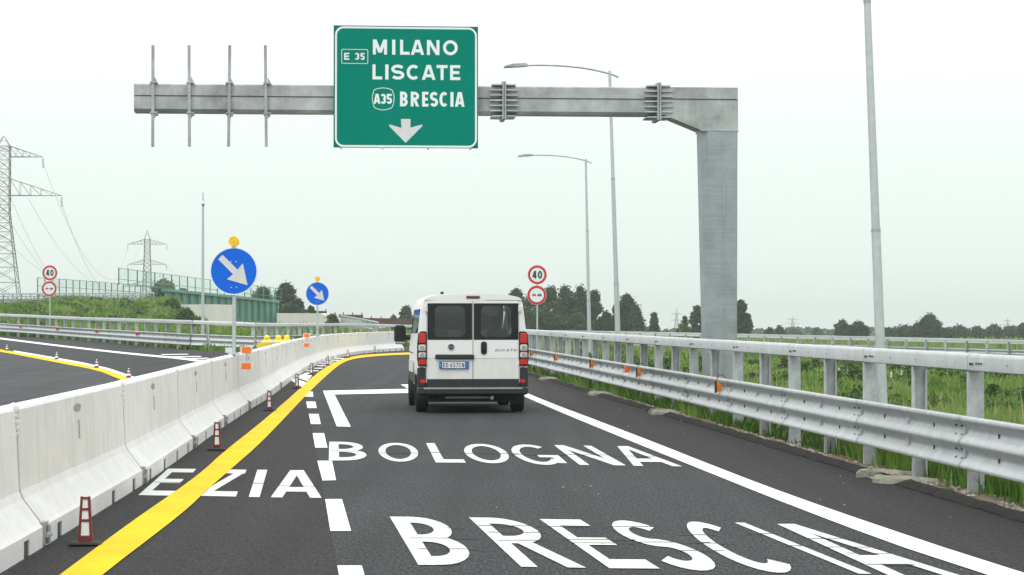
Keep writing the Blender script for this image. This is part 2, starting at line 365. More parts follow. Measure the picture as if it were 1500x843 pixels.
# ------------------------------------------------------------------ ground, roads
def grid_mesh(name, m, cols, rows, pfn, kind='structure', parent=None):
    vs = [pfn(i, j) for j in range(rows) for i in range(cols)]
    fs = [(j * cols + i, j * cols + i + 1, (j + 1) * cols + i + 1, (j + 1) * cols + i) for j in range(rows - 1) for i in range(cols - 1)]
    b = MB(); b.v = vs; b.f = fs; o = b.build(name, m, parent, smooth=True)
    if kind: o['kind'] = kind
    return o
PXS = [-9000, -6000, -4000, -2800, -2000, -1400, -1000, -700, -450, -250] + list(range(-120, 1640, 16)) + [1700, 1850, 2050, 2300, 2700, 3300, 4200, 5500, 7500, 10000]
YS = [2.5 * 1.045 ** k for k in range(0, 178)]
def in_road(X, Y):
    px = CX + F * X / Y
    return Y < edge_y(px) + .6 if px < 775 else X < rail_x(Y) - .42
def gmat():
    m = mat('meadow_ground', (.10, .145, .035), .95, 0, .3, .12, 1, 3, .1, col2=(.045, .075, .018)); n = m.node_tree.nodes; L = m.node_tree.links; b = n['Principled BSDF']
    src = b.inputs['Base Color'].links[0].from_socket; t = n.new('ShaderNodeTexCoord'); z = n.new('ShaderNodeTexNoise'); z.inputs['Scale'].default_value = 1.3; z.inputs['Detail'].default_value = 8; z.inputs['Roughness'].default_value = .75
    L.new(t.outputs['Object'], z.inputs['Vector']); r = n.new('ShaderNodeValToRGB'); r.color_ramp.elements[0].position = .35; r.color_ramp.elements[1].position = .7
    r.color_ramp.elements[0].color = (.5, .55, .45, 1); r.color_ramp.elements[1].color = (1.35, 1.25, 1.2, 1); L.new(z.outputs['Fac'], r.inputs[0])
    mx = n.new('ShaderNodeMix'); mx.data_type = 'RGBA'; mx.blend_type = 'MULTIPLY'; mx.inputs[0].default_value = 1; L.new(src, mx.inputs[6]); L.new(r.outputs[0], mx.inputs[7]); L.new(mx.outputs[2], b.inputs['Base Color']); return m
M['ground'] = gmat()
def gp(i, j):
    Y = YS[j]; X = (PXS[i] - CX) / F * Y; z = h(X, Y)
    return (X, Y, z - (.10 if in_road(X, Y) else 0.0))
grid_mesh('ground', M['ground'], len(PXS), len(YS), gp)
# asphalt: from just before the camera to the foot of the guardrails
RPX = [-16000, -9000, -6000, -4000, -2800, -2000, -1400, -1000, -700, -450, -250] + list(range(-120, 755, 20)) + [755, 768, 775, 790, 810, 840, 880, 930, 1000, 1100, 1200, 1300, 1400, 1500, 1650, 1800, 2100, 2500, 3200, 4200]
NR = 60
def far_lim(px):
    if px < 775: return edge_y(px)
    return 5.82 / ((px - CX) / F + GK)
def rp(i, j):
    px = RPX[i]; lim = far_lim(px); Y = 2.0 * (lim / 2.0) ** (j / (NR - 1)); X = (px - CX) / F * Y
    return (X, Y, h(min(X, rail_x(Y)), Y))
road = grid_mesh('road', M['asphalt'], len(RPX), NR, rp)
def strip(name, m, left, right, dz, parent=road, kind=None, nsub=None):
    """painted band between two lists of ground points"""
    b = MB(); n = len(left); vs = []
    for a, c in zip(left, right):
        vs += [a + Vector((0, 0, dz)), c + Vector((0, 0, dz))]
    b.v = [tuple(v) for v in vs]; b.f = [(2 * i, 2 * i + 1, 2 * i + 3, 2 * i + 2) for i in range(n - 1)]
    o = b.build(name, m, parent)
    if kind: o['kind'] = kind
    return o
def gline(pts, n=0):
    P = [g(*p) for p in pts]; return smooth_line(P, n) if n else P
def relay(P): return [Vector((p.x, p.y, h(p.x, p.y))) for p in P]
def dens(P, step=2.0):
    out = []
    for a, b in zip(P, P[1:]):
        k = max(1, int((b - a).length / step)); out += [a.lerp(b, i / k) for i in range(k)]
    return out + [P[-1]]
def pair(A, B, n=1, cnt=60):           # resample two edges to the same number of points
    A = smooth_line(A, n); B = smooth_line(B, n)
    def rs(P):
        L = [0]; 
        for a, b in zip(P, P[1:]): L.append(L[-1] + (b - a).length)
        out = []
        for k in range(cnt):
            t = L[-1] * k / (cnt - 1); i = min(len(P) - 2, max(0, int(np.searchsorted(L, t)) - 1)); u = (t - L[i]) / max(1e-6, L[i + 1] - L[i]); out.append(P[i].lerp(P[i + 1], min(1, u)))
        return out
    return relay(rs(A)), relay(rs(B))
V = Vector
# edge line on the right
outer = [V((4.35, 8, 0)), V((3.98, 11, 0))] + gline([(1500, 841), (1370.6, 800), (1167, 730), (1060, 689.3), (940, 641.5), (771.5, 577.5)]) + [V((-.75, 66, 0)), V((-1.9, 84, 0)), V((-2.1, 100, 0)), V((-1.0, 116, 0)), V((1.2, 128, 0))]
inner = [V((4.02, 8, 0)), V((3.65, 11, 0))] + gline([(1446, 843), (1310.8, 800), (1129, 730), (1033, 691), (915, 643.5), (771.5, 584)]) + [V((-1.0, 66, 0)), V((-2.15, 84, 0)), V((-2.35, 100, 0)), V((-1.25, 116, 0)), V((.95, 128, 0))]
oA, iA = pair(outer, inner, 2, 90)
strip('edge_line', M['white_paint'], iA, oA, .007)
# darker shoulder between edge line and kerb, darker asphalt left of the broken line
kerb_pts = [V((rail_x(Y) - .30, Y, 0)) for Y in (7, 12, 18, 26, 36, 48, 60, 70, 78, 86, 94, 104, 114, 124)]
sA, sB = pair(outer, kerb_pts, 1, 60)
strip('shoulder', M['asphalt_dark'], sA, sB, .003, kind='structure')
yl = gline([(89.5, 843), (198, 762), (258.3, 721), (300, 689.6), (326.2, 664.3), (379.3, 622.8), (429.2, 579.6), (459, 551.4), (485.6, 533), (505.5, 524.8), (535.4, 519.7), (600, 516.9), (640, 515.4)])
yr = gline([(150.7, 843), (206.6, 800.7), (275.5, 747), (299.6, 722.4), (339.5, 687.6), (379.3, 652.7), (415.9, 614.5), (452.4, 575.6), (475.7, 553), (498.9, 533.1), (518.8, 525.5), (560, 521.4), (600, 519.8), (640, 518.2)])
yl = [V((-2.7, 8, 0))] + yl; yr = [V((-2.42, 8, 0))] + yr
YA, YB = pair(yl, yr, 3, 110)
strip('yellow_line', M['yellow_paint'], YA, YB, .0115)
dl = [V((-.48, 8, 0)), V((-1.19, 14.7, 0)), V((-1.777, 20.3, 0)), V((-2.98, 32.1, 0)), V((-4.28, 44.5, 0)), V((-5.1, 54, 0))]
bl = [V((-3.1, 8, 0)), V((-3.5, 16, 0)), V((-3.8, 22, 0)), V((-4.65, 34.8, 0)), V((-5.36, 48, 0)), V((-5.9, 56, 0))]
dA, dB = pair(bl, dl, 1, 30)
strip('emergency_lane_surface', M['asphalt_dark'], dA, dB, .003, kind='structure')
DASH = [[(449, 574.4), (458, 574.4), (459, 582), (446.2, 581.7)], [(448.4, 589), (461.9, 589), (464, 598.6), (450.3, 598.6)], [(452.4, 607.2), (466.7, 607.2), (470, 622.2), (455.4, 622.2)],
        [(458, 635.4), (474.7, 635.4), (479.7, 656.7), (461.7, 656.7)], [(464.7, 676), (486.3, 676), (492.3, 704.6), (472.4, 705.2)], [(476.3, 732.4), (501, 732.4), (514.3, 779.3), (484, 779.3)], [(494, 830), (530, 830), (556, 921), (511, 921)]]
def ground_poly(name, m, poly, dz, parent=road, th=.004):
    b = MB(); P = [g(*p) for p in poly]; n = len(P)
    b.add([p + V((0, 0, dz)) for p in P], [tuple(range(n))]); return b.build(name, m, parent)
for q in DASH: ground_poly('lane_dash', M['white_paint'], q, .007)
ground_poly('bend_arrow', M['white_paint'], [(473, 573), (598, 570.3), (587, 564), (625, 563), (668, 574), (628, 585.5), (622, 575.8), (490, 578.6), (513.9, 626), (493.3, 625.5)], .007)
ground_poly('painted_patch', M['white_paint'], [(426.4, 558), (431.5, 555), (451, 561.5), (443, 568)], .007)
ground_poly('painted_patch', M['white_paint'], [(438, 551), (448.4, 546.2), (456, 547), (457, 551), (450, 559), (436, 554)], .007)
for x0, x1, y in ((448, 466, 543.7), (459, 472, 540), (464, 478, 536.2), (469, 484.6, 533.4), (475, 488, 530.8), (483, 496, 528.2), (488, 503, 525.5)):
    ground_poly('hatch_stripe', M['white_paint'], [(x0, y - .6), (x1, y - .6), (x1 + 1.5, y + .7), (x0 + 1.5, y + .7)], .007)
# left carriageway: grey slab and its lines
gl_ = gline([(-1500, 620), (-700, 560), (-300, 535), (-60, 503.6), (0, 512.2), (86, 528.5), (142, 538.6), (196, 556.6)])
def resl(pts): 
    P = gline(pts); return P
ya, yb = pair(resl([(-120, 494.5), (-60, 503.6), (0, 512.2), (86, 528.5), (142, 538.6), (196, 556.6)]), resl([(-120, 497.5), (-60, 506.9), (0, 515.7), (86, 532.5), (142, 543), (183, 559.5)]), 1, 40)
strip('yellow_line', M['yellow_paint'], ya, yb, .016)
wa, wb = pair(resl([(20, 514.3), (60, 521), (142, 535.6), (206, 556.2)]), resl([(20, 516.4), (60, 523.6), (142, 538.7), (196, 556.7)]), 1, 30)
strip('edge_line', M['white_paint'], wa, wb, .020)
def ext(P, k): return [P[0] + (P[0] - P[1]) * k] + P
e1, e2 = pair(ext(resl([(0, 495.2), (106.8, 508.5), (213.5, 520), (306, 530.4), (340, 535)]), .5), ext(resl([(0, 497.6), (106.8, 510.9), (213.5, 522.7), (306, 533.3), (335, 537.5)]), .5), 1, 40)
strip('edge_line', M['white_paint'], e1, e2, .014)
for x, x2, y in ((235, 274, 519.8), (250, 293, 523), (268, 304, 525.6), (284, 318, 528.2)):
    ground_poly('hatch_stripe', M['white_paint'], [(x, y), (x2, y - .6), (x2 + 3, y + .5), (x + 3, y + 1.2)], .016)
# the grey older asphalt of the left carriageway, nearer side of its yellow line
P1 = [V((p.x, p.y, 0)) for p in yb]; P1 = [V((-60, 128, 0))] + P1 + [V((-8.2, 45, 0)), V((-5.6, 30, 0)), V((-4.5, 18, 0)), V((-4, 8, 0))]
P2 = [V((-70, 60, 0)), V((-50, 40, 0)), V((-30, 25, 0)), V((-20, 12, 0)), V((-14, 6, 0))]
b = MB(); cols = 26; A_, _ = pair(P1, P1, 0, 80); B_, _ = pair(P2, P2, 0, 80)
for a, c in zip(A_, B_):
    for k in range(cols): q = a.lerp(c, (k / (cols - 1)) ** 1.5); b.v.append((q.x, q.y, h(q.x, q.y) + .008))
b.f = [(j * cols + i, j * cols + i + 1, (j + 1) * cols + i + 1, (j + 1) * cols + i) for j in range(79) for i in range(cols - 1)]
tag(b.build('old_carriageway_surface', M['asphalt_grey'], road), kind='structure')

# ------------------------------------------------------------------ stroke lettering
def ell(cx, cy, rx, ry, a0, a1, n=16): return [(cx + rx * math.cos(math.radians(a0 + (a1 - a0) * i / n)), cy + ry * math.sin(math.radians(a0 + (a1 - a0) * i / n))) for i in range(n + 1)]
def glyph(c, w, hh, t):
    """list of quads (4 corners) per stroke layer, letter in a w x hh box with stroke t"""
    a = t / 2; l, r, bt, tp, m = a, w - a, a, hh - a, hh / 2; S = []; Q = []
    def slant(x0, y0, x1, y1, tw=None):
        tw = tw or t * math.hypot(1, (x1 - x0) / (y1 - y0)) ; Q.append([(x0 - tw / 2, y0), (x0 + tw / 2, y0), (x1 + tw / 2, y1), (x1 - tw / 2, y1)])
    ry2 = (hh - t) / 4
    if c == 'I': S.append([(w / 2, 0), (w / 2, hh)])
    elif c == 'L': S.append([(l, hh), (l, bt), (w, bt)])
    elif c == 'E': S += [[(w, tp), (l, tp), (l, bt), (w, bt)], [(l + a, m), (w * .9, m)]]
    elif c == 'T': S += [[(0, tp), (w, tp)], [(w / 2, tp - a), (w / 2, 0)]]
    elif c == 'B':
        rb = min(w * .48, ry2 * 1.3, r - l - a - .08 * w); S += [[(l, 0), (l, hh)], [(l + a, tp)] + ell(r - rb - .04 * w, tp - ry2, rb, ry2, 90, -90, 12) + [(l + a, m)], [(l + a, m)] + ell(r - rb, bt + ry2, rb, ry2, 90, -90, 12) + [(l + a, bt)]]
    elif c == 'R':
        rb = min(w * .48, ry2 * 1.3, r - l - a - .06 * w); S += [[(l, 0), (l, hh)], [(l + a, tp)] + ell(r - rb - .02 * w, tp - ry2, rb, ry2, 90, -90, 12) + [(l + a, m)]]; slant(r - a * .2, 0, w * .48, m - a * .5)
    elif c == 'P': S += [[(l, 0), (l, hh)], [(l + a, tp)] + ell(r - ry2, tp - ry2, ry2, ry2, 90, -90, 12) + [(l + a, m)]]
    elif c == 'D':
        rb = min(w * .6, hh / 2 - a); S += [[(l, 0), (l, hh)], [(l + a, tp), (r - rb, tp)] + ell(r - rb, m, rb, m - a, 90, -90, 16) + [(l + a, bt)]]
    elif c == 'U': S.append([(l, hh), (l, m * .7)] + ell(w / 2, a + w * .4, w / 2 - a, w * .4, 180, 360, 12) + [(r, hh)])
    elif c == 'S': S.append(ell(w / 2, tp - ry2, w / 2 - a, ry2, 25, 270, 16) + ell(w / 2, bt + ry2, w / 2 - a, ry2, 90, -155, 16)[1:])
    elif c in 'O0': S.append(ell(w / 2, m, w / 2 - a, m - a, 0, 360, 32))
    elif c == 'C': S.append(ell(w / 2, m, w / 2 - a, m - a, 48, 312, 24))
    elif c == 'G': S += [ell(w / 2, m, w / 2 - a, m - a, 48, 325, 24), [(r, hh * .08), (r, hh * .46)], [(r - a, hh * .46 - a), (w * .52, hh * .46 - a)]]
    elif c == 'A': slant(a * 1.1, 0, w / 2 - a * .35, hh); slant(w - a * 1.1, 0, w / 2 + a * .35, hh); S.append([(w * .2, hh * .27), (w * .8, hh * .27)])
    elif c == 'M': S += [[(l, 0), (l, hh)], [(r, 0), (r, hh)]]; slant(w / 2, hh * .12, l + a * .3, hh, t * 1.15); slant(w / 2, hh * .12, r - a * .3, hh, t * 1.15)
    elif c == 'N': S += [[(l, 0), (l, hh)], [(r, 0), (r, hh)]]; slant(r - a * .2, 0, l + a * .2, hh, t * 1.2)
    elif c == 'Z': S += [[(0, tp), (w, tp)], [(0, bt), (w, bt)]]; slant(a * 1.6, t, w - a * 1.6, hh - t)
    elif c == '3': S += [ell(w / 2, tp - ry2, w / 2 - a, ry2, 155, -90, 14), ell(w / 2, bt + ry2, w / 2 - a, ry2, 90, -155, 14)]
    elif c == '5': S += [[(w * .95, tp), (l + a * .4, tp), (l + a * .2, m + a * .2)], [(l, m + a * .3)] + ell(w / 2, hh * .3 + a * .2, w / 2 - a, hh * .3 - a * .8, 110, -155, 14)]
    elif c == '6': S += [ell(w / 2, hh * .3, w / 2 - a, hh * .3 - a, 0, 360, 20), ell(w, hh * .35, w - a, hh * .6, 175, 105, 10)]
    elif c == '7': S += [[(0, tp), (w, tp)]]; slant(w * .3, 0, w - a * 1.2, hh - t)
    elif c == '4': S += [[(w * .72, 0), (w * .72, hh)], [(0, hh * .27), (w, hh * .27)]]; slant(a * 1.2, hh * .3, w * .62, hh)
    layers = []
    for p in S:
        closed = abs(p[0][0] - p[-1][0]) + abs(p[0][1] - p[-1][1]) < 1e-6; n = len(p); off = []
        for i in range(n):
            if closed and i in (0, n - 1): d0 = (p[-1][0] - p[-2][0], p[-1][1] - p[-2][1]); d1 = (p[1][0] - p[0][0], p[1][1] - p[0][1])
            else:
                d0 = (p[i][0] - p[i - 1][0], p[i][1] - p[i - 1][1]) if i else None; d1 = (p[i + 1][0] - p[i][0], p[i + 1][1] - p[i][1]) if i < n - 1 else None
                d0 = d0 or d1; d1 = d1 or d0
            def nn(d): L_ = math.hypot(*d) or 1; return (-d[1] / L_, d[0] / L_)
            n0, n1 = nn(d0), nn(d1); s = (n0[0] + n1[0], n0[1] + n1[1]); L_ = math.hypot(*s) or 1; s = (s[0] / L_, s[1] / L_); k = a / max(.45, s[0] * n0[0] + s[1] * n0[1])
            off.append((s[0] * k, s[1] * k))
        layers.append([[(p[i][0] + off[i][0], p[i][1] + off[i][1]), (p[i + 1][0] + off[i + 1][0], p[i + 1][1] + off[i + 1][1]), (p[i + 1][0] - off[i + 1][0], p[i + 1][1] - off[i + 1][1]), (p[i][0] - off[i][0], p[i][1] - off[i][1])] for i in range(n - 1)])
    layers += [[q] for q in Q]
    return layers
def letter_geo(b, c, w, hh, t, fn, base=0.0, step=.0012):
    for k, lay in enumerate(glyph(c, w, hh, t)):
        for q in lay:
            # subdivide so that warped letters keep their shape
            P = [fn(x, y, base + k * step) for x, y in q]; b.add(P, [(0, 1, 2, 3)])
HF = {'O': .125, 'G': .125, 'C': .15, 'S': .16, 'A': .155, 'N': .14, 'Z': .165, 'E': .155, 'B': .15}
ROADTXT = [
 ('E', .29, [(246.5, 687.5), (287.5, 688), (251, 727.3), (202.7, 726.4)]), ('Z', .27, [(316, 688.5), (361, 689.2), (345.5, 728.7), (290, 727.6)]), ('I', 1.0, [(377, 689.2), (391.6, 689.2), (380.3, 729.4), (364.4, 729.1)]),
 ('A', .235, [(402.5, 689.9), (467.5, 690), (471.8, 730.7), (396, 729.7)]),
 ('B', .29, [(482.3, 648), (532, 648.5), (539, 676), (481.6, 675.5)]), ('O', .19, [(552, 649.5), (608, 650), (617, 677.5), (557, 677.2)]), ('L', .34, [(624, 650), (664, 650.5), (682.4, 678.8), (638.4, 678.6)]),
 ('O', .19, [(673, 651), (732, 651.4), (756, 679.8), (690, 679.5)]), ('G', .195, [(739, 651.8), (800, 652.5), (834, 682.3), (767, 681.8)]), ('N', .23, [(811.6, 653), (866, 654), (917, 683), (849, 682)]),
 ('A', .205, [(882, 654.5), (942, 654.7), (1000, 684.5), (928, 683.5)]),
 ('B', .33, [(570.7, 758), (651, 759), (702, 829.5), (612.7, 829)]), ('R', .275, [(686.6, 759.2), (765, 760.5), (860, 833.5), (763.4, 831.8)]), ('E', .29, [(790.3, 761.7), (850, 762.5), (967, 834.5), (892.7, 834)]),
 ('S', .30, [(880, 763), (945, 764.5), (1074, 838), (984, 837)]), ('C', .26, [(984, 764.8), (1050, 766), (1196, 841), (1090, 840.2)]), ('I', 1.0, [(1076, 767), (1090.3, 767), (1276.8, 842.3), (1258, 842)]),
 ('A', .235, [(1109, 769), (1193, 769), (1410, 845.5), (1302, 845)])]
for c, tw, q in ROADTXT:
    TL, TR, BR, BL = [g(*p) for p in q]; w_ = ((TR - TL).length + (BR - BL).length) / 2; hh = ((TL - BL).length + (TR - BR).length) / 2
    # strokes are laid out in a box stretched like road lettering: vertical strokes set the width
    t = tw * w_ * (1 if c == 'I' else .93); w1 = w_; h1 = hh * .42 if c == 'I' else t / HF.get(c, .15)
    def fn(x, y, z, TL=TL, TR=TR, BR=BR, BL=BL, w1=w1, h1=h1):
        u, v = x / w1, y / h1; p = BL.lerp(BR, u).lerp(TL.lerp(TR, u), v); return (p.x, p.y, z)
    b = MB(); letter_geo(b, c, w1, h1, t, fn, .0065, .0006); b.build('painted_letter', M['letter_paint'], road)
# thin gaps between the tiles the big letters are made of
for (xa, ya_), (xb, yb_) in (((600, 789.5), (700, 790.3)), ((655, 775), (690, 775)), ((612, 805.5), (705, 806)), ((700, 771.5), (800, 772)), ((715, 781), (800, 781.5)), ((730, 793), (800, 793)), ((800, 772.5), (860, 773)), ((820, 791.5), (930, 792)), ((835, 796.8), (930, 797)),
                             ((885, 772.5), (960, 773)), ((930, 795.5), (1040, 796)), ((985, 808), (1060, 808.5)), ((990, 784.5), (1050, 785)), ((1020, 797), (1075, 797.5)), ((1090, 783), (1130, 783.2)), ((1150, 800.5), (1190, 801)), ((1180, 790.5), (1260, 791)), ((1210, 803), (1290, 803.5)), ((1240, 812), (1310, 812.5)), ((1270, 828.5), (1340, 829)),
                             ((483, 661.5), (540, 662)), ((553, 664.5), (620, 665)), ((630, 664), (650, 664)), ((675, 665), (760, 665.5)), ((750, 667), (830, 667.5)), ((820, 667), (900, 667.5)), ((900, 669), (980, 669.5)), ((225, 707.5), (275, 708)), ((370, 709), (390, 709)), ((405, 713), (465, 713.5))):
    ground_poly('tile_gap', M['asphalt'], [(xa, ya_), (xb, yb_), (xb + .2, yb_ + .55), (xa + .2, ya_ + .45)], .0095)
# bits of grit and old paint on the asphalt
b = MB()
for k in range(70):
    Y = 13 + 70 * random.random() ** 1.5; X = random.uniform(-.105 * Y, rail_x(Y) - .5) if random.random() < .5 else rail_x(Y) - .5 - random.random() ** 2 * 1.2
    if X < -3.3 - (Y - 14) * .05: continue
    r = random.uniform(.005, .012) * (1 + Y / 60); z = h(X, Y) + .02; n = 5
    b.add([(X + r * math.cos(2 * PI * i / n) * random.uniform(.6, 1.2), Y + r * math.sin(2 * PI * i / n) * random.uniform(.6, 1.2), z) for i in range(n)] + [(X, Y, z + r * .8)], [(i, (i + 1) % n, n) for i in range(n)])
tag(b.build('grit', M['stone'], None), 'scattered pale grit on the dark asphalt', None, None, 'stuff')

# ------------------------------------------------------------------ right kerb, soil verge, drain inlets
KX = lambda Y: rail_x(Y) - .40
inlets = [(22.9, 1.15), (38.8, .8), (48.5, .7), (60.5, .65)]     # depth, length
def kerb_run(y0, y1):
    b = MB(); n = max(3, int((y1 - y0) / .16)); prof = [(-.08, -.05), (-.07, .015), (-.02, .055), (.03, .07), (.08, .06), (.12, .0), (.12, -.05)]
    for i in range(n + 1):
        Y = y0 + (y1 - y0) * i / n; en = min(1, min(i, n - i) / 2 + .3)
        for k, (u, z) in enumerate(prof):
            q = noise.noise(V((Y * 2.1, u * 9, 3))) * .017 + noise.noise(V((Y * 9, u * 20, 7))) * .012
            b.v.append((KX(Y) + u + q, Y, max(-.05, (z + q * .9) * en if z > 0 else z) + h(KX(Y), Y)))
    m_ = len(prof); b.f = [(i * m_ + k, i * m_ + k + 1, (i + 1) * m_ + k + 1, (i + 1) * m_ + k) for i in range(n) for k in range(m_ - 1)] + [tuple(range(m_)), tuple(range(n * m_ + m_ - 1, n * m_ - 1, -1))]
    return b
y = 7.0; kr = thing('kerb', None, None, (KX(7), 7, 0), kind='structure')
for yy, ln in inlets + [(96, 0)]:
    kerb_run(y, yy - ln / 2).build('kerb_length', M['bitumen'], kr, True, world=True); y = yy + ln / 2
IL = ['nearest pale concrete drain inlet breaking the dark kerb under the right guardrail', 'second concrete drain inlet along the right kerb, beyond the sign gantry column', 'small concrete drain inlet in the right kerb just past the front amber lamps', 'farthest concrete drain inlet, beside the white van on the right verge']
for (yy, ln), lb in zip(inlets, IL):
    t = thing('drain_inlet', lb, 'drain inlet', (KX(yy), yy, 0), math.atan(GK), 'drain inlets in the right kerb')
    for s in (-1, 1):
        b = MB(); pr = [(-.07, -.05), (-.065, .05), (-.03, .085), (.03, .085), (.065, .05), (.07, -.05)]; N_ = 12
        for i in range(N_ + 1):
            u = i / N_; a = min(1, u / .35) * PI / 2
            # curls from the kerb line back into the verge
            if u < .35: px_, py_ = -.16 + .22 * (1 - math.cos(a)), s * (ln / 2 - .02 - .22 * (1 - math.sin(a)) )
            else: px_, py_ = .06 + (u - .35) / .65 * .6, s * (ln / 2 - .02) 
            nx, ny = (math.cos(PI - a) , 0) if False else (0, 0)
            tx, ty = (math.sin(a), s * math.cos(a)); n_ = (-ty, tx)
            for (q, z) in pr: b.v.append((px_ + n_[0] * q, py_ + n_[1] * q, z - .10 * max(0, u - .4) + noise.noise(V((i * .9, q * 30, yy))) * .012))
        m_ = 6; b.f = [(i * m_ + k, i * m_ + k + 1, (i + 1) * m_ + k + 1, (i + 1) * m_ + k) for i in range(N_) for k in range(5)] + [tuple(range(5, -1, -1)), tuple(range(N_ * m_, N_ * m_ + 6))]
        b.build('inlet_lip', M['old_concrete'], t, True)
    b = MB(); b.add([(-.13, -ln / 2 + .1, .012), (.9, -ln / 2 + .1, -.06), (.9, ln / 2 - .1, -.06), (-.13, ln / 2 - .1, .012)], [(0, 1, 2, 3)]); b.build('inlet_channel', M['old_concrete'], t)
# stones on the soil verge
sv = MB()
for Y in np.arange(8, 75, .5):
    for k in range(7): sv.v.append((KX(Y) + .08 + k * .13, Y, h(KX(Y) + .1 + k * .13, Y) + .045 - .012 * k + noise.noise(V((Y * .8, k * .4, 5))) * .03))
nn_ = len(sv.v) // 7; sv.f = [(i * 7 + k, i * 7 + k + 1, (i + 1) * 7 + k + 1, (i + 1) * 7 + k) for i in range(nn_ - 1) for k in range(6)]
tag(sv.build('verge_soil', M['soil'], None, True), kind='structure')
b = MB()
for k in range(800):
    Y = 11 + 40 * random.random() ** 1.6; s = .1 + random.random() ** 1.4 * .6; X = KX(Y) + s; r = random.uniform(.012, .035) * (1.4 if random.random() < .1 else 1); z = .05 - .09 * s
    vs = [(X + r * math.cos(a) * random.uniform(.7, 1.2), Y + r * math.sin(a) * random.uniform(.7, 1.2), z) for a in (0, 1.25, 2.5, 3.75, 5)] + [(X + random.uniform(-.3, .3) * r, Y, z + r * random.uniform(.5, 1))]
    b.add(vs, [(i, (i + 1) % 5, 5) for i in range(5)])
tag(b.build('stones', M['stone'], None), 'small stones lying on the bare soil behind the right kerb', None, None, 'stuff')

# ------------------------------------------------------------------ guardrails
def sweep_y(prof, L, lap=.12, closed=False, thick=0.0, off=.006):
    """profile (n,z) along +y; n goes to -x (the road on the left); the far end slips under the next panel"""
    b = MB(); st = [(0, off), (.20, off * .9), (L - .02, 0), (L + lap, 0)]; m_ = len(prof)
    for y, o in st:
        for n_, z in prof: b.v.append((-(n_ + o), y, z + (o * .5 if closed else 0)))
    e = m_ if closed else m_ - 1
    b.f = [(i * m_ + k, i * m_ + (k + 1) % m_, (i + 1) * m_ + (k + 1) % m_, (i + 1) * m_ + k) for i in range(len(st) - 1) for k in range(e)]
    if closed: b.f += [tuple(range(m_)), tuple(range(3 * m_ + m_ - 1, 3 * m_ - 1, -1))]
    return b
TH = chaikin([(.02, .262), (.03, .255), (.078, .262), (.085, .275), (.085, .305), (.015, .375), (.006, .395), (.006, .415), (.015, .435), (.085, .49), (.085, .54), (.015, .605), (.006, .625), (.006, .645), (.015, .665), (.085, .728), (.085, .758), (.078, .772), (.03, .779), (.02, .772)], 2)
TH = [(n_ + .085, z) for n_, z in TH]
RP = [(-.05, 1.225), (-.03, 1.215), (.07, 1.215), (.085, 1.225), (.085, 1.345), (.075, 1.37), (.05, 1.385), (-.02, 1.385), (-.045, 1.37), (-.05, 1.35)]
def mirror(b):
    b.v = [(-x, y, z) for x, y, z in b.v]; b.f = [tuple(reversed(f)) for f in b.f]; return b
def post_geo(openf):
    b = MB(); s = -1 if openf else 1       # C section, web across the rail
    t = .006; w = .155; L = .06; x0 = -.075
    b.box((x0 + w / 2, 0, .435), (w, t, 1.55)); 
    for x in (x0, x0 + w): b.box((x + (t / 2 if x == x0 else -t / 2), s * L / 2 + s * t / 2, .435), (t, L, 1.55))
    for x, d in ((x0, 1), (x0 + w, -1)): b.box((x + d * .012, s * (L + t * .5), .42), (.022, t, 1.52))
    b.box((-.10, 0, .52), (.05, .07, .30))  # bracket that carries the beam
    return b
def bolts_geo(L):
    b = MB()
    for y in (.06, .26):
        for z in (.355, .445, .585, .675):
            b.box((-.118, y, z), (.03, .018, .022))
    for y in (L * .27, L * .5, L * .75):
        for z in (.40, .63): b.box((-.098, y, z), (.018, .018, .045))
    for y in (-.10, -.17): b.box((-.0905, L + y, 1.285), (.006, .05, .025))
    for y in (-.30, -.38, -.46): b.box((-.0895, L + y, 1.292), (.004, .045, .02))
    for y in (L * .2, L * .45, L * .7): b.box((-.089, y, 1.29), (.006, .014, .014))
    return b
GM = {}
for sd_ in (1, -1):
    f_ = (lambda b: b) if sd_ == 1 else mirror
    GM['beam', sd_] = f_(sweep_y(TH, 4.2)).mesh('beam', M['galv'], True); GM['rail', sd_] = f_(sweep_y(RP, 4.2, closed=True)).mesh('top_rail', M['galv'], True)
    GM['post0', sd_] = f_(post_geo(False)).mesh('post', M['galv_post']); GM['post1', sd_] = f_(post_geo(True)).mesh('post', M['galv_post']); GM['bolt', sd_] = f_(bolts_geo(4.2)).mesh('bolts', M['hole'])
def guardrail(label, pts, side=1, group='steel guardrails', beam=True, bolts=True, L=2.1, topz=0.0):
    P = resample(pts, L); 
    if len(P) % 2 == 0: P = P[:-1]
    r = thing('guardrail', label, 'guardrail', P[0], 0, group)
    for k, p in enumerate(P):
        q = P[k + 1] if k < len(P) - 1 else p + (p - P[k - 1]); fl = V((q.x, q.y, p.z)); put('post', GM['post%d' % (k % 2), side], r, frame(p, fl) @ Matrix.Translation((0, 0, topz)))
        if k % 2 == 0 and k + 2 < len(P):
            e = P[k + 2]; Mx = frame(p, e); sc_ = (e - p).length / 4.2; Mx = Mx @ Matrix.Diagonal((1, sc_, 1, 1))
            put('top_rail', GM['rail', side], r, Mx)
            if beam: bo = put('beam', GM['beam', side], r, Mx)
            if bolts:
                o = put('bolts', GM['bolt', side], r, Mx, kind='stuff')
    return r, P
def gz(x, y): return V((x, y, h(x, y)))
GRP = 'galvanised steel guardrails'
def rrx(Y): return V((rail_x(Y), Y, 0))
P0 = [rrx(Y) for Y in (20.96 - 2.1 * 6 * .99683,)]
ptsR = [rrx(20.96 - 2.1 * 6 / math.hypot(1, GK))] + [rrx(70), rrx(74), rrx(78), rrx(82), rrx(86), rrx(90), rrx(94), rrx(99), rrx(104), rrx(109), rrx(114)]
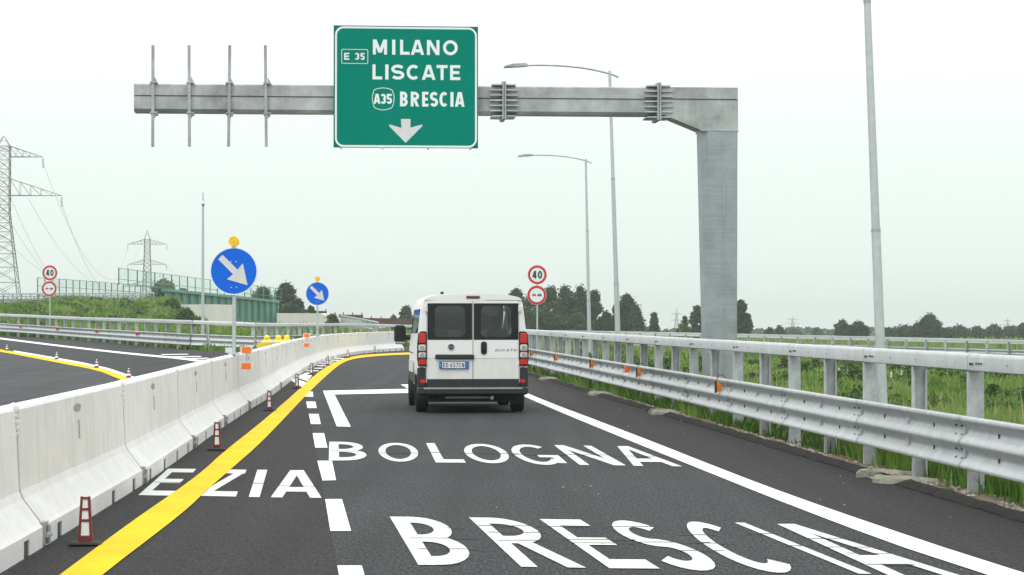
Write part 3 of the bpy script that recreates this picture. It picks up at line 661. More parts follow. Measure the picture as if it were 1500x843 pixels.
guardrail('long three-wave steel guardrail with box top rail along the right edge of the road, nearest', ptsR, 1, GRP)
def ra(px, ytop, Y, hh=1.385):
    p = at(px, ytop, Y); return V((p.x, p.y, p.z - hh))
RA = smooth_line([ra(-330, 452, 176), ra(-160, 455.5, 157), ra(0, 459.3, 137), ra(107, 464.6, 123), ra(206, 467.3, 105), ra(300, 470, 94.5), ra(352, 473, 93), ra(385, 473.2, 98)], 2)
_, PA = guardrail('steel guardrail curving in from the left, ending at the yellow crash cushion', RA, -1, GRP)
RB = smooth_line([PA[-1], ra(420, 473.8, 108), ra(460, 474, 118), ra(507, 474, 129), ra(560, 475, 135), ra(620, 477, 137), ra(690, 479, 134), ra(740, 480, 128)], 2)
guardrail('guardrail with plain top rail and posts showing above the far end of the concrete barrier', RB, -1, GRP, beam=True, bolts=False)
RC = smooth_line([ra(1640, 502, 138), ra(1500, 498.7, 146), ra(1300, 494, 158), ra(1077, 489, 174), ra(900, 485.5, 188), ra(800, 484, 196)], 2)
guardrail('far guardrail crossing the meadow beyond the right-hand rail', RC, -1, GRP, bolts=False)
RD = smooth_line([ra(1640, 505, 160), ra(1500, 501.5, 167), ra(1300, 497, 178), ra(1077, 492, 194), ra(900, 488.5, 208), ra(800, 487, 216)], 2)
guardrail('second parallel guardrail just behind the far meadow guardrail', RD, 1, GRP, bolts=False)
RE = [ra(-260, 429, 205, 1.3), ra(0, 431, 234, 1.3), ra(228, 429.5, 274, 1.3)]
guardrail('distant guardrail along the top of the grassy embankment on the left', RE, 1, GRP, bolts=False)
RF = [ra(-260, 433.5, 212, 1.3), ra(0, 434.5, 242, 1.3), ra(228, 433, 282, 1.3)]
guardrail('rear guardrail on the embankment top, seen between the posts of the front one', RF, -1, GRP, bolts=False)
# amber lamps hooked over the near guardrail, orange reflector
def hooked_lamp(px, lb):
    Y = 6.216 / ((px - CX) / F + GK) * (1 - .03); X = rail_x(Y) - .175
    t = thing('warning_lamp', lb, 'warning lamp', (X, Y, 0), math.atan(GK), 'amber warning lamps hung on the right guardrail')
    MB().prism([(-.045, -.085), (.045, -.085), (.075, .03), (.02, .075), (-.04, .06)], lambda u, v, d: (u * .9 - .01, d, v + .64), -.03, .03).build('lamp_housing', M['amber'], t)
    MB().disc((.0, .63), .034, -.048, -.03, 16).build('lens', M['orange'], t)
    MB().box((-.045, -.01, .635), (.02, .10, .19)).build('bracket', M['black'], t)
    MB().pipe([(-.03, 0, .70), (-.02, .02, .77), (.03, .03, .83), (.09, .03, .82), (.13, .02, .77)], .007).build('hook', M['black'], t)
for px, lb in zip((778, 813.6, 866, 934.6, 1051), ('amber lamp on the right guardrail right beside the tail light of the van', 'amber lamp hooked on the guardrail, second beyond the van tail', 'amber lamp hooked on the guardrail below the two slim light poles', 'amber lamp hooked on the guardrail just right of the square orange reflector', 'nearest amber lamp hooked on the guardrail, in front of the gantry column')):
    hooked_lamp(px, lb)
Y = 6.216 / ((916.5 - CX) / F + GK) * .965
t = thing('reflector_plate', 'flat square orange reflector fixed on the right guardrail beam', 'reflector', (rail_x(Y) - .19, Y, 0), math.atan(GK))
MB().box((0, 0, .66), (.11, .012, .13)).build('plate', M['orange'], t); MB().box((-.05, .004, .66), (.012, .02, .15)).build('edge_strip', M['sign_white'], t)
for k, px in enumerate((40, 88, 144, 206)):
    best = min(range(len(PA) - 1), key=lambda i: abs((PA[i].x + PA[i + 1].x) / 2 / ((PA[i].y + PA[i + 1].y) / 2) - (px - CX) / F)); dd = (PA[best + 1] - PA[best]).normalized(); p = (PA[best] + PA[best + 1]) / 2 + V((dd.y, -dd.x, 0)) * .20 + V((0, 0, .64))
    t = thing('reflector', ('leftmost', 'second from left', 'third from left', 'rightmost')[k] + ' of four small red reflectors on the left guardrail', 'reflector', p, 0, 'red reflectors on the left guardrail')
    b = MB(); b.prism([(-.07, -.07), (.07, -.03), (.07, .06), (-.07, .08)], lambda u, v, d: (u, d, v), -.02, .02); b.build('lens', M['red'], t); MB().box((.02, .05, .0), (.16, .05, .17)).build('bracket', M['alu'], t)

# yellow crash cushion on the nose
p = at(395, 512, 92); t = thing('crash_cushion', 'yellow crash cushion nose with warning lamps at the guardrail end, behind the barrier', 'crash cushion', (p.x, p.y, h(p.x, p.y)), 0)
b = MB(); pr = [(-.55, 0), (-.5, -.12), (.1, -.42), (.7, -.50), (1.05, -.30), (1.1, 0.1), (1.05, .5), (.6, .75), (-.5, .4)]
b.prism(pr, lambda u, v, d: (u, v, d), .20, .55); b.build('nose_shell', M['yellow_plastic'], t)
MB().prism([(u * .98 + .15, v * .98) for u, v in pr], lambda u, v, d: (u, v, d), .552, .59).build('top_plate', M['galv'], t)
for k, px in enumerate((391, 408, 420)):
    q = at(px, 500, 91.3 + k * .7); lt = thing('warning_lamp', ('left', 'middle', 'right')[k] + ' of the three yellow lamps standing on the yellow crash cushion', 'warning lamp', (q.x, q.y, h(p.x, p.y) + .595), 0, 'yellow lamps on the crash cushion')
    MB().box((0, 0, .06), (.50, .36, .12), 0, .45).build('lamp_base', M['yellow_plastic'], lt); MB().ball((0, 0, .17), (.13, .12, .13)).build('lamp_dome', M['lamp_yellow'], lt, True)
p = at(336, 513.5, 91.5)
t = thing('marker_plate', 'small blank white plate fixed at the end of the left guardrail beam', 'plate', (p.x, p.y, p.z - .12), 0); MB().box((0, 0, .12), (.34, .02, .24)).build('plate', M['sign_white'], t); MB().box((.12, .05, -.1), (.05, .05, .7)).build('bracket', M['galv_post'], t)

# ------------------------------------------------------------------ concrete barrier
TOE = [V(p + (0,)) for p in ((-3.27, 10.2), (-3.54, 16.2), (-3.8, 21.9), (-4.22, 28.4), (-4.65, 34.8), (-4.98, 40.5), (-5.36, 47.9), (-6.19, 59.9), (-7.10, 75), (-7.72, 89.8), (-7.78, 100), (-7.45, 109), (-6.25, 117.5), (-5.0, 124))]
CEN = []
for i, p in enumerate(TOE):
    d = (TOE[min(i + 1, len(TOE) - 1)] - TOE[max(i - 1, 0)]).normalized(); CEN.append(p + V((-d.y, d.x, 0)) * .31)
CH = resample(smooth_line(CEN, 2), 6.05)
BL = 6.0
def block_geo():
    b = MB(); cuts = [.7, 2.25, 3.8, 5.3]; wn = .22
    up = [(.31, .12), (.31, .155), (.285, .18), (.15, .36), (.125, .42), (.095, 1.03), (.08, 1.05)]
    prof = [(x, z) for x, z in up] + [(-x, z) for x, z in reversed(up)]
    b.prism(prof, lambda u, v, d: (u, d, v), .012, BL)
    ys = [.012] + [c for q in cuts for c in (q - wn / 2, q + wn / 2)] + [BL]
    for i in range(0, len(ys), 2):
        b.prism([(.31, .0), (.31, .12), (-.31, .12), (-.31, .0)], lambda u, v, d: (u, d, v), ys[i], ys[i + 1])
    return b
bm_ = block_geo().mesh('barrier_block', M['concrete'])
sock = MB(); 
for u, z in ((.1015, .80),): sock.box((u + .006, 3.0, z), (.022, .09, .16))
fx = lambda z: .125 - .03 * (z - .42) / .61
sock = MB(); sock.add([(fx(z) + o, y, z) for o in (-.004, .003) for y, z in ((2.965, .65), (3.035, .65), (3.035, .82), (2.965, .82))], [(4, 5, 6, 7), (0, 1, 5, 4), (1, 2, 6, 5), (2, 3, 7, 6), (3, 0, 4, 7)]); sock_m = sock.mesh('lifting_slot', M['concrete_stain_shade'])
pm = MB(); pq = [(2.95 + .22 * math.cos(2 * PI * i / 14) * (1 + .06 * math.sin(i * 2.3)), .93 + .036 * math.sin(2 * PI * i / 14) * (1 + .1 * math.cos(i * 1.7))) for i in range(14)]; pm.add([(fx(z) + .0025, y, z) for y, z in pq], [tuple(range(14))]); pm_m = pm.mesh('damp_patch', M['concrete_stain_shade'])
gb = MB()
rc = MB().box((.0, 0, .058), (.598, .216, .112))  # dark box filling each foot notch, painted in as the shade inside it
rc_m = rc.mesh('foot_notch_shade', M['hole'])
rr = random.Random(3); 
for k, (z, r) in enumerate(((1.03, .10), (.985, .12), (.94, .115), (.90, .09), (.86, .06))): gb.ball((.075, .0 + rr.uniform(-.02, .02), z), (.045, r, .06), 9, 6)
gb_m = gb.mesh('grout_joint', M['grout'], True)
cb = MB(); cb.box((.30, .0, .10), (.05, .16, .17)); cb.box((.33, .0, .07), (.03, .05, .06)); cb_m = cb.mesh('coupling_pocket', M['concrete_stain_shade'])
cp = MB(); cp.tube((.34, -.07, .09), (.34, .07, .09), .02); cp.tube((.34, 0, .02), (.34, 0, .16), .015); cp_m = cp.mesh('coupling_pin', M['galv_dull'])
nb_ = len(CH) - 1
NEARW = ['nearest', 'second', 'third', 'fourth', 'fifth', 'sixth', 'seventh', 'eighth', 'ninth', 'tenth', 'eleventh', 'twelfth', 'thirteenth', 'fourteenth', 'fifteenth', 'sixteenth', 'seventeenth', 'eighteenth', 'nineteenth', 'twentieth']
for i in range(nb_):
    a, c = CH[i], CH[i + 1]; ang = math.atan2(-(c.x - a.x), c.y - a.y)
    lb = NEARW[i] + ' pale concrete barrier block of the row on the left, counted from the camera' if i < nb_ - 1 else 'last pale concrete barrier block at the far end of the row, beside the van mirror'
    r = thing('barrier_block', lb, 'concrete barrier', (a.x, a.y, 0.0), ang, 'row of concrete barrier blocks')
    RM[r.name] = RM[r.name]
    for nm, me in (('block', bm_), ('lifting_slot', sock_m), ('damp_patch', pm_m), ('grout_joint', gb_m), ('coupling_pocket', cb_m), ('coupling_pin', cp_m)): 
        if nm in ('coupling_pin', 'coupling_pocket') and i > 7: continue
        put(nm, me, r, RM[r.name])
    for q in (.7, 2.25, 3.8, 5.3): put('foot_notch_shade', rc_m, r, RM[r.name] @ Matrix.Translation((0, q, 0)))
# orange marker plates on the barrier
for k, (px, yt, yb, s_, Y, lb) in enumerate(((361, 513, 536.5, 7.5, 40.2, 'pair of orange marker plates on the barrier under the large blue arrow sign'), (449.3, 491.8, 505.5, 4.3, 70, 'pair of orange marker plates on the barrier under the small blue arrow sign'), (581, 484.3, 492.8, 3.0, 118, 'pair of small orange marker plates at the barrier end by the van mirror'))):
    p = at(px, yb, Y); m_ = Y / F; t = thing('marker_plates', lb, 'marker plate', p, 0, 'orange marker plates on the barrier')
    MB().box((0, -.02, 0), (s_ * 2 * m_ + .03, .01, 10 * m_ if k == 0 else 6.5 * m_)).build('plate_backing', M['sign_white'], t); MB().box((0, -.035, 0), (s_ * 2 * m_ - .02, .012, (8.5 if k == 0 else 5) * m_)).build('plate', M['orange'], t)
    dz = (yb - yt) * m_
    MB().box((0, -.02, dz), (s_ * 2 * m_ + .03, .01, 10 * m_ if k == 0 else 6.5 * m_)).build('plate_backing', M['sign_white'], t); MB().box((0, -.035, dz), (s_ * 2 * m_ - .02, .012, (8.5 if k == 0 else 5) * m_)).build('plate', M['orange'], t)
    MB().box((0, .0, dz * .5), (.03, .03, dz + .1)).build('bracket', M['galv_post'], t)

# ------------------------------------------------------------------ delineators beside the yellow line, little cones on the left
def delineator():
    t = thing('delineator', 'near', 'delineator', (0, 0, 0), 0, 'red delineators along the yellow line')
    b = MB(); wb, wt, hh = .105, .070, .345; z0 = .03
    def wz(z): return (wb + (wt - wb) * z / hh) / 2
    b.prism([(-wz(0), 0), (wz(0), 0), (wz(0) - 0, .045), (-wz(0), .045)], lambda u, v, d: (u, d, v + z0), -.018, .018)
    cuts = [.045, .155, .165, .245, .257, .32, hh]
    for s in (-1, 1): b.prism([(s * wz(0), .0451), (s * wz(hh), hh), (s * (wz(hh) - .014), hh), (s * (wz(0) - .014), .0451)][::s], lambda u, v, d: (u, d, v + z0), -.018, .018)
    for z in (.155, .240, .325): b.prism([(-wz(z) + .01, z), (wz(z) - .01, z), (wz(z) - .01, z + .016), (-wz(z) + .01, z + .016)], lambda u, v, d: (u, d, v + z0), -.0165, .0165)
    b.build('frame', M['cone_red'], t)
    for z1, z2 in ((.05, .152), (.175, .237), (.26, .322)):
        MB().prism([(-wz(z1) + .018, z1), (wz(z1) - .018, z1), (wz(z2) - .018, z2), (-wz(z2) + .018, z2)], lambda u, v, d: (u, d, v + z0), -.010, .010).build('reflective_panel', M['sign_white'], t)
    MB().box((0, 0, z0 + .325 + .0), (.02, .045, .012)).build('clip', M['rubber'], t) if False else None
    MB().rbox((0, 0, .018), (.24, .16, .032), .015).build('base', M['rubber'], t)
    return t
DP = [(125, 800), (318, 660.5), (394.5, 602.5), (435, 570), (456, 550), (480, 536), (509.5, 525), (549, 518.3)]
d0 = delineator()
DL = ['nearest red delineator with three white panels, at lower left beside the yellow line', 'red delineator left of the yellow line, level with the EZIA lettering', 'red delineator by the yellow line, third from the camera', 'red delineator beside the white painted patch by the yellow line', 'red delineator standing among the hatch stripes, fifth from the camera', 'red delineator on the hatching where the yellow line starts to bend', 'small far red delineator below the curving part of the barrier', 'farthest small red delineator in front of the barrier end']
for i, ((px, py), lb) in enumerate(zip(DP, DL)):
    p = g(px, py); 
    if i == 0: d0.location = p; d0.rotation_euler = (0, 0, .03); d0['label'] = lb; RM[d0.name] = Matrix.Translation(p)
    else: copy_thing(d0, p, random.uniform(-.2, .2), lb)
def cone():
    t = thing('traffic_cone', 'c', 'traffic cone', (0, 0, 0), 0, 'small cones on the left carriageway')
    hh = .27; z0 = .02
    for i, (a, c) in enumerate(((0, .06), (.06, .115), (.115, .16), (.16, .20), (.20, .24), (.24, hh))):
        r = lambda z: .055 * (1 - z / hh) + .018
        MB().tube((0, 0, z0 + a), (0, 0, z0 + c), r(a), r(c), 12).build('band', M['cone_red'] if i % 2 == 0 else M['sign_white'], t)
    MB().rbox((0, 0, .016), (.19, .19, .03), .014).build('base', M['rubber'], t); return t
c0 = cone()
for i, ((px, py), lb) in enumerate(zip(((10, 514.5), (83, 527.3), (141.5, 539.8), (188.5, 554.5)), ('leftmost tiny red and white cone on the yellow line across the left carriageway', 'second tiny red and white cone from the left on the far yellow line', 'third tiny red and white cone from the left on the far yellow line', 'tiny red and white cone on the yellow line just above the barrier top'))):
    p = g(px, py)
    if i == 0: c0.location = p; c0['label'] = lb; RM[c0.name] = Matrix.Translation(p)
    else: copy_thing(c0, p, random.uniform(0, 1), lb)

# ------------------------------------------------------------------ sign gantry
GD = V((1, .08, 0)).normalized(); GA = math.atan2(GD.y, GD.x)
def gx(px, Y0=42.3):                   # beam-local x for a pixel column
    k = (px - CX) / F; return (k * Y0) / (1 - k * .08) * math.hypot(1, .08)
GX0 = 0; gr = thing('sign_gantry', 'grey galvanised steel gantry with one tapered column and an arm reaching over the road', 'sign gantry', (0, 42.3 - 0, 0), GA)
def gzv(py, x): Y = 42.3 + x * GD.y; return at(750, py, Y).z
xl, xr = gx(197), gx(1077); zt = 6.22; 
beam = MB(); Dp = .46      # beam depth along the road
def sect(x0, x1, z0a, z0b, z1a, z1b, d=Dp, mb=None, ch=.06):
    mb = mb or MB(); P = []
    for x, a, c in ((x0, z0a, z1a), (x1, z0b, z1b)):
        P += [(x, -d / 2 + ch, a), (x, -d / 2, a + ch), (x, -d / 2, c - ch * .3), (x, -d / 2 + ch * .3, c), (x, d / 2 - ch * .3, c), (x, d / 2, c - ch * .3), (x, d / 2, a + ch), (x, d / 2 - ch, a)]
    mb.add(P, [(0, 1, 2, 3, 4, 5, 6, 7), tuple(range(15, 7, -1))] + [(i, 8 + i, 8 + (i + 1) % 8, (i + 1) % 8) for i in range(8)]); return mb
xf1, xf2 = gx(736.5), gx(962); ztl, ztr = gzv(124.5, xl), gzv(131, xr); 
def ztop(x): return ztl + (ztr - ztl) * (x - xl) / (xr - xl)
def zbot(x): return itp(x, [gx(197), gx(960)], [gzv(165.5, gx(197)), gzv(171, gx(960))])
for a, c, nm in ((xl, xf1 - .03, 0), (xf1 + .03, xf2 - .03, 1), ):
    zm = .30
    bb = sect(a, c, zbot(a), zbot(c), ztop(a), ztop(c)); bb.build('arm_section', M['galv_dull'], gr)
    MB().box(((a + c) / 2, -Dp / 2 - .004, (ztop(a) + ztop(c)) / 2 - .235), (c - a - .02, .012, .018)).build('weld_seam', M['hole'], gr)
xh0, xh1 = xf2 + .03, gx(1024); xcr = gx(1077.5); zh = gzv(193, gx(1024)); DC = .72
hb = MB(); xs = [(xh0, zbot(xh0)), (xh1 + .02, zh)]
P = [(xh0, ztop(xh0)), (xcr, ztop(xcr)), (xcr, zh - .02), (xh1, zh), (xh0 + .12, zbot(xh0))]; P = [(xh0, ztop(xh0)), (xcr, ztop(xcr)), (xcr, zh), (xh1, zh), (xh0 + .10, zbot(xh0)), (xh0, zbot(xh0))]
hb.prism(P[::-1], lambda u, v, d: (u, d, v), -Dp / 2 - .06, Dp / 2 + .06); hb.build('corner_piece', M['galv_dull'], gr)
MB().box(((xh0 + xcr) / 2, -Dp / 2 - .064, ztop(xcr) - .235), (xcr - xh0 - .04, .012, .018)).build('weld_seam', M['hole'], gr)
# column: tapers a little downwards on its left side
cbm = MB(); zc0 = -.4; wl0 = gx(1033); wl1 = gx(1023.5); dch = .13
def ring(xl_, xr_, z, d=Dp + .24):
    c = dch; return [(xl_ + c, -d / 2, z), (xr_ - c * .4, -d / 2, z), (xr_, -d / 2 + c, z), (xr_, d / 2 - c, z), (xr_ - c, d / 2, z), (xl_ + c, d / 2, z), (xl_, d / 2 - c, z), (xl_, -d / 2 + c, z)]
xo = .07
A_ = ring(wl0 - .0, xcr - .02, zc0); B_ = ring(wl1, xcr + .004, zh - .004)
cbm.add(A_ + B_, [tuple(range(7, -1, -1)), tuple(range(8, 16))] + [(i, (i + 1) % 8, 8 + (i + 1) % 8, 8 + i) for i in range(8)]); cbm.build('column', M['galv_column'], gr)
sx = gx(1057); MB().prism([(sx - .012, -.2), (sx + .012, -.2), (sx + .008 - .03, zh - .1), (sx - .008 - .03, zh - .1)], lambda u, v, d: (u, d, v), -(Dp + .24) / 2 - .012, -(Dp + .24) / 2 + .002).build('weld_seam', M['galv_dull'], gr)
MB().box(((wl0 + xcr) / 2, 0, .02), (1.2, 1.1, .06)).build('base_plate', M['galv_dull'], gr)
MB().box(((wl1 + xcr) / 2 - .0, -.0, zh - .012), (xcr - wl1 + .012, Dp + .255, .02)).build('collar', M['galv_dull'], gr)
# bolted flanges with fins
for xf in (xf1, xf2):
    zb, ztp = zbot(xf) - .07, ztop(xf) + .05
    for s in (-1, 1):
        MB().box((xf + s * .022, 0, (zb + ztp) / 2), (.034, Dp + .32, ztp - zb + .06)).build('flange_plate', M['galv_dull'], gr)
        for k in range(7):
            z = zb + .03 + (ztp - zb - .06) * k / 6; wd = .24 if 0 < k < 6 else .2
            MB().prism([(xf + s * .036, -Dp / 2 - .12), (xf + s * (.036 + wd), -Dp / 2 - .085), (xf + s * (.036 + wd), Dp / 2 + .085), (xf + s * .036, Dp / 2 + .12)][::s], lambda u, v, d: (u, v, d), z - .013, z + .013).build('fin', M['galv_post'], gr)
    bb = MB()
    for k in range(6):
        z = zb + .07 + (ztp - zb - .14) * k / 5
        bb.tube((xf - .065, -Dp / 2 - .085, z), (xf + .065, -Dp / 2 - .085, z), .016, n=6)
    tag(bb.build('bolts', M['hole'], gr), kind='stuff')
# bare sign posts on the arm
for k, px in enumerate((220, 274, 331.5, 387)):
    x = gx(px, 41.9); Y_ = -Dp / 2 - .05; lean = (.0, .012, -.02, .022)[k]
    z1, z0 = gzv(69.5, x), gzv(217, x)
    MB().prism([(x - .028, z0), (x + .028, z0), (x + .028 - lean, z1), (x - .028 - lean, z1)], lambda u, v, d: (u, d, v), Y_ - .035, Y_ + .02).build('sign_post', M['galv_dull'], gr)
    for z, s in ((ztop(x), 1), (zbot(x), -1)):
        MB().prism([(x + .02, z), (x + .10, z), (x + .03, z + s * .13)][::s], lambda u, v, d: (u, d, v), Y_ - .01, Y_ + .06).build('gusset', M['galv_dull'], gr)
    for z in (ztop(x) + .02, zbot(x) - .02): MB().box((x, -.0 - .02, z), (.12, Dp + .16, .025)).build('clamp', M['galv_dull'], gr)
# direction sign
SY = 42.3 - .42; sc_x = gx(594.6, SY); pxm = F / (SY + sc_x * GD.y) * 1.0
sg = thing('direction_sign', 'large green motorway sign reading MILANO LISCATE BRESCIA hung on the gantry arm', 'road sign', tuple(V((0, SY, 0)) + GD * sc_x + V((0, 0, at(750, 129.3, SY).z))), GA)
def sp(px, py): return ((px - 594.6) / pxm, (129.3 - py) / pxm)
def rrect(x0, y0, x1, y1, r, n=6):
    P = []
    for cx_, cy_, a in ((x1 - r, y1 - r, 0), (x0 + r, y1 - r, 90), (x0 + r, y0 + r, 180), (x1 - r, y0 + r, 270)): P += [(cx_ + r * math.cos(math.radians(a + 90 * i / n)), cy_ + r * math.sin(math.radians(a + 90 * i / n))) for i in range(n + 1)]
    return P
def band(b, P0, P1, y, fn=None):
    n = len(P0); b.add([(u, y, v) for u, v in P0] + [(u, y, v) for u, v in P1], [(i, (i + 1) % n, n + (i + 1) % n, n + i) for i in range(n)]); return b
x0, y1 = sp(488.6, 39.5); x1, y0 = sp(700.4, 218.6)
MB().box(((x0 + x1) / 2, .015, (y0 + y1) / 2), (x1 - x0, .03, y1 - y0)).build('panel_edge', M['green_back'], sg)
a0, b1 = sp(490.6, 40.9); a1, b0 = sp(698.8, 217.8)
MB().prism(rrect(a0, b0, a1, b1, .17), lambda u, v, d: (u, d, v), -.003, .0).build('panel_face', M['green_sign'], sg)
band(MB(), rrect(a0, b0, a1, b1, .17), rrect(a0 + .038, b0 + .038, a1 - .038, b1 - .038, .13), -.006).build('border', M['sign_white'], sg)
q0, q1 = sp(500, 95.7), sp(539, 74.3); band(MB(), rrect(q0[0], q0[1], q1[0], q1[1], .03), rrect(q0[0] + .011, q0[1] + .011, q1[0] - .011, q1[1] - .011, .022), -.006).build('number_frame', M['sign_white'], sg)
sh = [(545.2, 150), (544.6, 146), (545.2, 141), (547.2, 134), (550, 132.2), (555, 131), (561, 130.2), (567, 131), (572, 132.2), (575, 134), (577, 141), (577.7, 146), (577, 152), (575, 159), (572, 161.2), (567, 162.8), (561, 163.7), (555, 162.8), (550, 161.2), (547.2, 159)]
S0 = [sp(*q) for q in sh]; cx_, cy_ = sp(561.2, 147); S1 = [(cx_ + (u - cx_) * .945, cy_ + (v - cy_) * .945) for u, v in S0]
band(MB(), S0, S1, -.006).build('number_frame', M['sign_white'], sg)
AR = [sp(470 + u / 4.016, 20 + v / 4.016) for u, v in ((470, 627), (527, 627), (526, 678), (594, 659), (598, 667), (498, 768), (400, 668), (404, 660), (474, 680))]
MB().prism(AR[::-1], lambda u, v, d: (u, d, v), -.006, -.004).build('arrow', M['arrow_white'], sg)
def word(parent, items, ytop, ybot, t, name='letter', m='sign_white', y=-.006, fn=sp):
    for c, a, c1 in items:
        u0, v0 = fn(a, ybot); u1, v1 = fn(c1, ytop); b = MB(); tt = t * (v1 - v0)
        if c == 'I': tt = u1 - u0
        letter_geo(b, c, u1 - u0, v1 - v0, tt, lambda x, z, d: (u0 + x, y - d, v0 + z), 0, .0008); b.build(name, M[m], parent)
z8 = lambda L: [(c, 470 + a / 4.016, 470 + d / 4.016) for c, a, d in L]
word(sg, z8([('M', 305, 388), ('I', 418, 437), ('L', 465, 521), ('A', 528, 607), ('N', 623, 697), ('O', 718, 805)]), 59.8, 81.8, .20)
word(sg, z8([('L', 303, 360), ('I', 378, 397), ('S', 413, 490), ('C', 504, 584), ('A', 593, 674), ('T', 680, 745), ('E', 760, 820)]), 96.4, 118.4, .20)
word(sg, z8([('B', 465, 510), ('R', 528, 578), ('E', 595, 632), ('S', 641, 689), ('C', 697, 750), ('I', 762, 780), ('A', 788, 846)]), 136, 157.7, .19)
word(sg, z8([('A', 309, 350), ('3', 350, 382), ('5', 385, 418)]), 139.5, 154.2, .20)
word(sg, z8([('E', 137, 167), ('3', 198, 225), ('5', 231, 257)]), 79.8, 90, .20)
for k in range(4): MB().box((-.9 + .6 * k, .05, .06 + ztop(0) - sg.location.z - .3), (.06, .05, 1.6)).build('back_post', M['galv_dull'], sg)
bt = MB()
for px in (500, 560, 627, 689): u, v = sp(px, 219.3); bt.box((u, .02, v), (.04, .05, .04))
bt.build('clip', M['galv_dull'], sg)

# ------------------------------------------------------------------ round signs
def arrow_sign(px, py, rpx, Y, name_label, pole_bottom):
    c = at(px, py, Y); r = rpx * Y / F
    t = thing('keep_right_sign', name_label, 'road sign', (c.x, c.y, pole_bottom), 0, 'blue keep-right signs on the barrier'); z = c.z - pole_bottom
    MB().disc((0, z), r, .0, .025, 48).build('sign_back', M['alu'], t)
    MB().disc((0, z), r * .955, -.006, -.001, 48).build('sign_face', M['blue'], t)
    MB().ring((0, z), r * .955, r, -.008, .0, 48).build('rim', M['sign_white'], t)
    A = [(-.615, .615), (-.50, .70) , (-.44, .645), (.17, .07), (.36, .36), (.57, -.60), (-.30, -.36), (-.04, -.13), (-.66, .50)]
    # measured on the sign: shaft from upper left, broad head pointing to the lower right
    A = [(-.66, .50), (-.47, .68), (.16, .06), (.38, .33), (.58, -.59), (-.29, -.34), (-.03, -.13)]
    MB().prism([(u * r, v * r + z) for u, v in A][::-1], lambda u, v, d: (u, d, v), -.010, -.007).build('arrow', M['arrow_white'], t)
    bb = MB()
    for u, v in ((-.12, .40), (.10, .40), (-.10, -.68), (.12, -.67)): bb.disc((u * r, v * r + z), r * .022, -.013, -.008, 8)
    tag(bb.build('rivets', M['sign_white'], t), kind='stuff')
    MB().tube((.0, .05, 0), (.0, .05, z + r * .9), .042 * r / .45 if r < .3 else .035, n=12).build('pole', M['pole'], t, True)
    MB().box((0, .05, .04), (.2, .2, .02)).build('foot_plate', M['galv_post'], t)
    lt = thing('warning_lamp', 'round yellow flasher on top of the ' + name_label.split(' blue')[0] + ' blue arrow sign', 'warning lamp', (c.x, c.y + .02, pole_bottom + z + r), 0, 'yellow flashers on the blue signs')
    R_ = r * .215
    MB().disc((0, R_ * 1.15), R_, -.05, .05, 24).build('lens', M['lamp_yellow'], lt); MB().ring((0, R_ * 1.15), R_ * .72, R_ * .8, -.058, -.05, 24).build('lens_ring', M['flash_ring'], lt)
    MB().disc((0, R_ * 1.15), R_ * .28, -.062, -.05, 16).build('lens_centre', M['flash_ring'], lt)
    MB().box((0, 0, R_ * .12), (R_ * .7, .08, R_ * .3)).build('lamp_foot', M['yellow_plastic'], lt)
    return t
arrow_sign(342.5, 397.5, 35, 39.6, 'large blue round sign with white arrow pointing down right, nearer on the barrier', 1.04)
arrow_sign(465, 430.6, 17.3, 83.5, 'small far blue round sign with white arrow pointing down right', 1.04)
def speed_signs(px1, py1, px2, py2, rpx, Y, lb, zb):
    c = at(px1, py1, Y); t = thing('speed_limit_sign', lb, 'road sign', (c.x, c.y, zb), 0, 'speed limit sign posts')
    m_ = Y / F; r = rpx * m_
    for i, (px, py) in enumerate(((px1, py1), (px2, py2))):
        z = at(px, py, Y).z - zb; ux = (px - px1) * m_; y = -.004 * i
        MB().disc((ux, z), r, .0 + y, .02 + y, 40).build('sign_plate', M['sign_white'], t)
        MB().ring((ux, z), r * .73, r * .97, -.006 + y, -.001 + y, 40).build('red_ring', M['red'], t)
        if i == 0:
            for ch, a, c1 in (('4', -.50, -.08), ('0', .06, .50)):
                b = MB(); w_ = (c1 - a) * r; hh = .80 * r; letter_geo(b, ch, w_, hh, .15 * r, lambda x, v, d: (ux + a * r + x, -.006 + y - d, z - .40 * r + v), 0, .0008); b.build('numeral', M['black'], t)
        else:
            for s, mm in ((-1, 'red'), (1, 'black')):
                b = MB(); q = s * .29
                b.prism([(-.21, -.06), (.21, -.06), (.21, .05), (.13, .07), (.09, .17), (-.09, .17), (-.13, .07), (-.21, .05)], lambda u, v, d: (ux + (u + q) * r, d, z + v * r), -.008 + y, -.006 + y)
                for wx in (-.12, .12): b.box((ux + (q + wx) * r, -.009 + y, z - .085 * r), (.08 * r, .004, .08 * r))
                b.build('car_symbol', M[mm], t)
                MB().box((ux + q * r, -.010 + y, z + .11 * r), (.13 * r, .002, .06 * r)).build('symbol_window', M['sign_white'], t)
    MB().tube((0, .05, -.3), (0, .05, at(px1, py1, Y).z - zb + r * .8), .045 if Y > 110 else .04, n=10).build('pole', M['pole'], t, True)
    return t
p = at(787, 403, 100); speed_signs(787, 402.8, 786.3, 432.6, 14.2, 100, 'post with round red-rimmed 40 sign and no-overtaking sign right of the van', h(p.x, p.y))
p = at(73, 400, 141); speed_signs(73, 400, 72.2, 423.3, 11.2, 141, 'post with round red-rimmed 40 sign and no-overtaking sign on the far left bank', h(p.x, p.y))

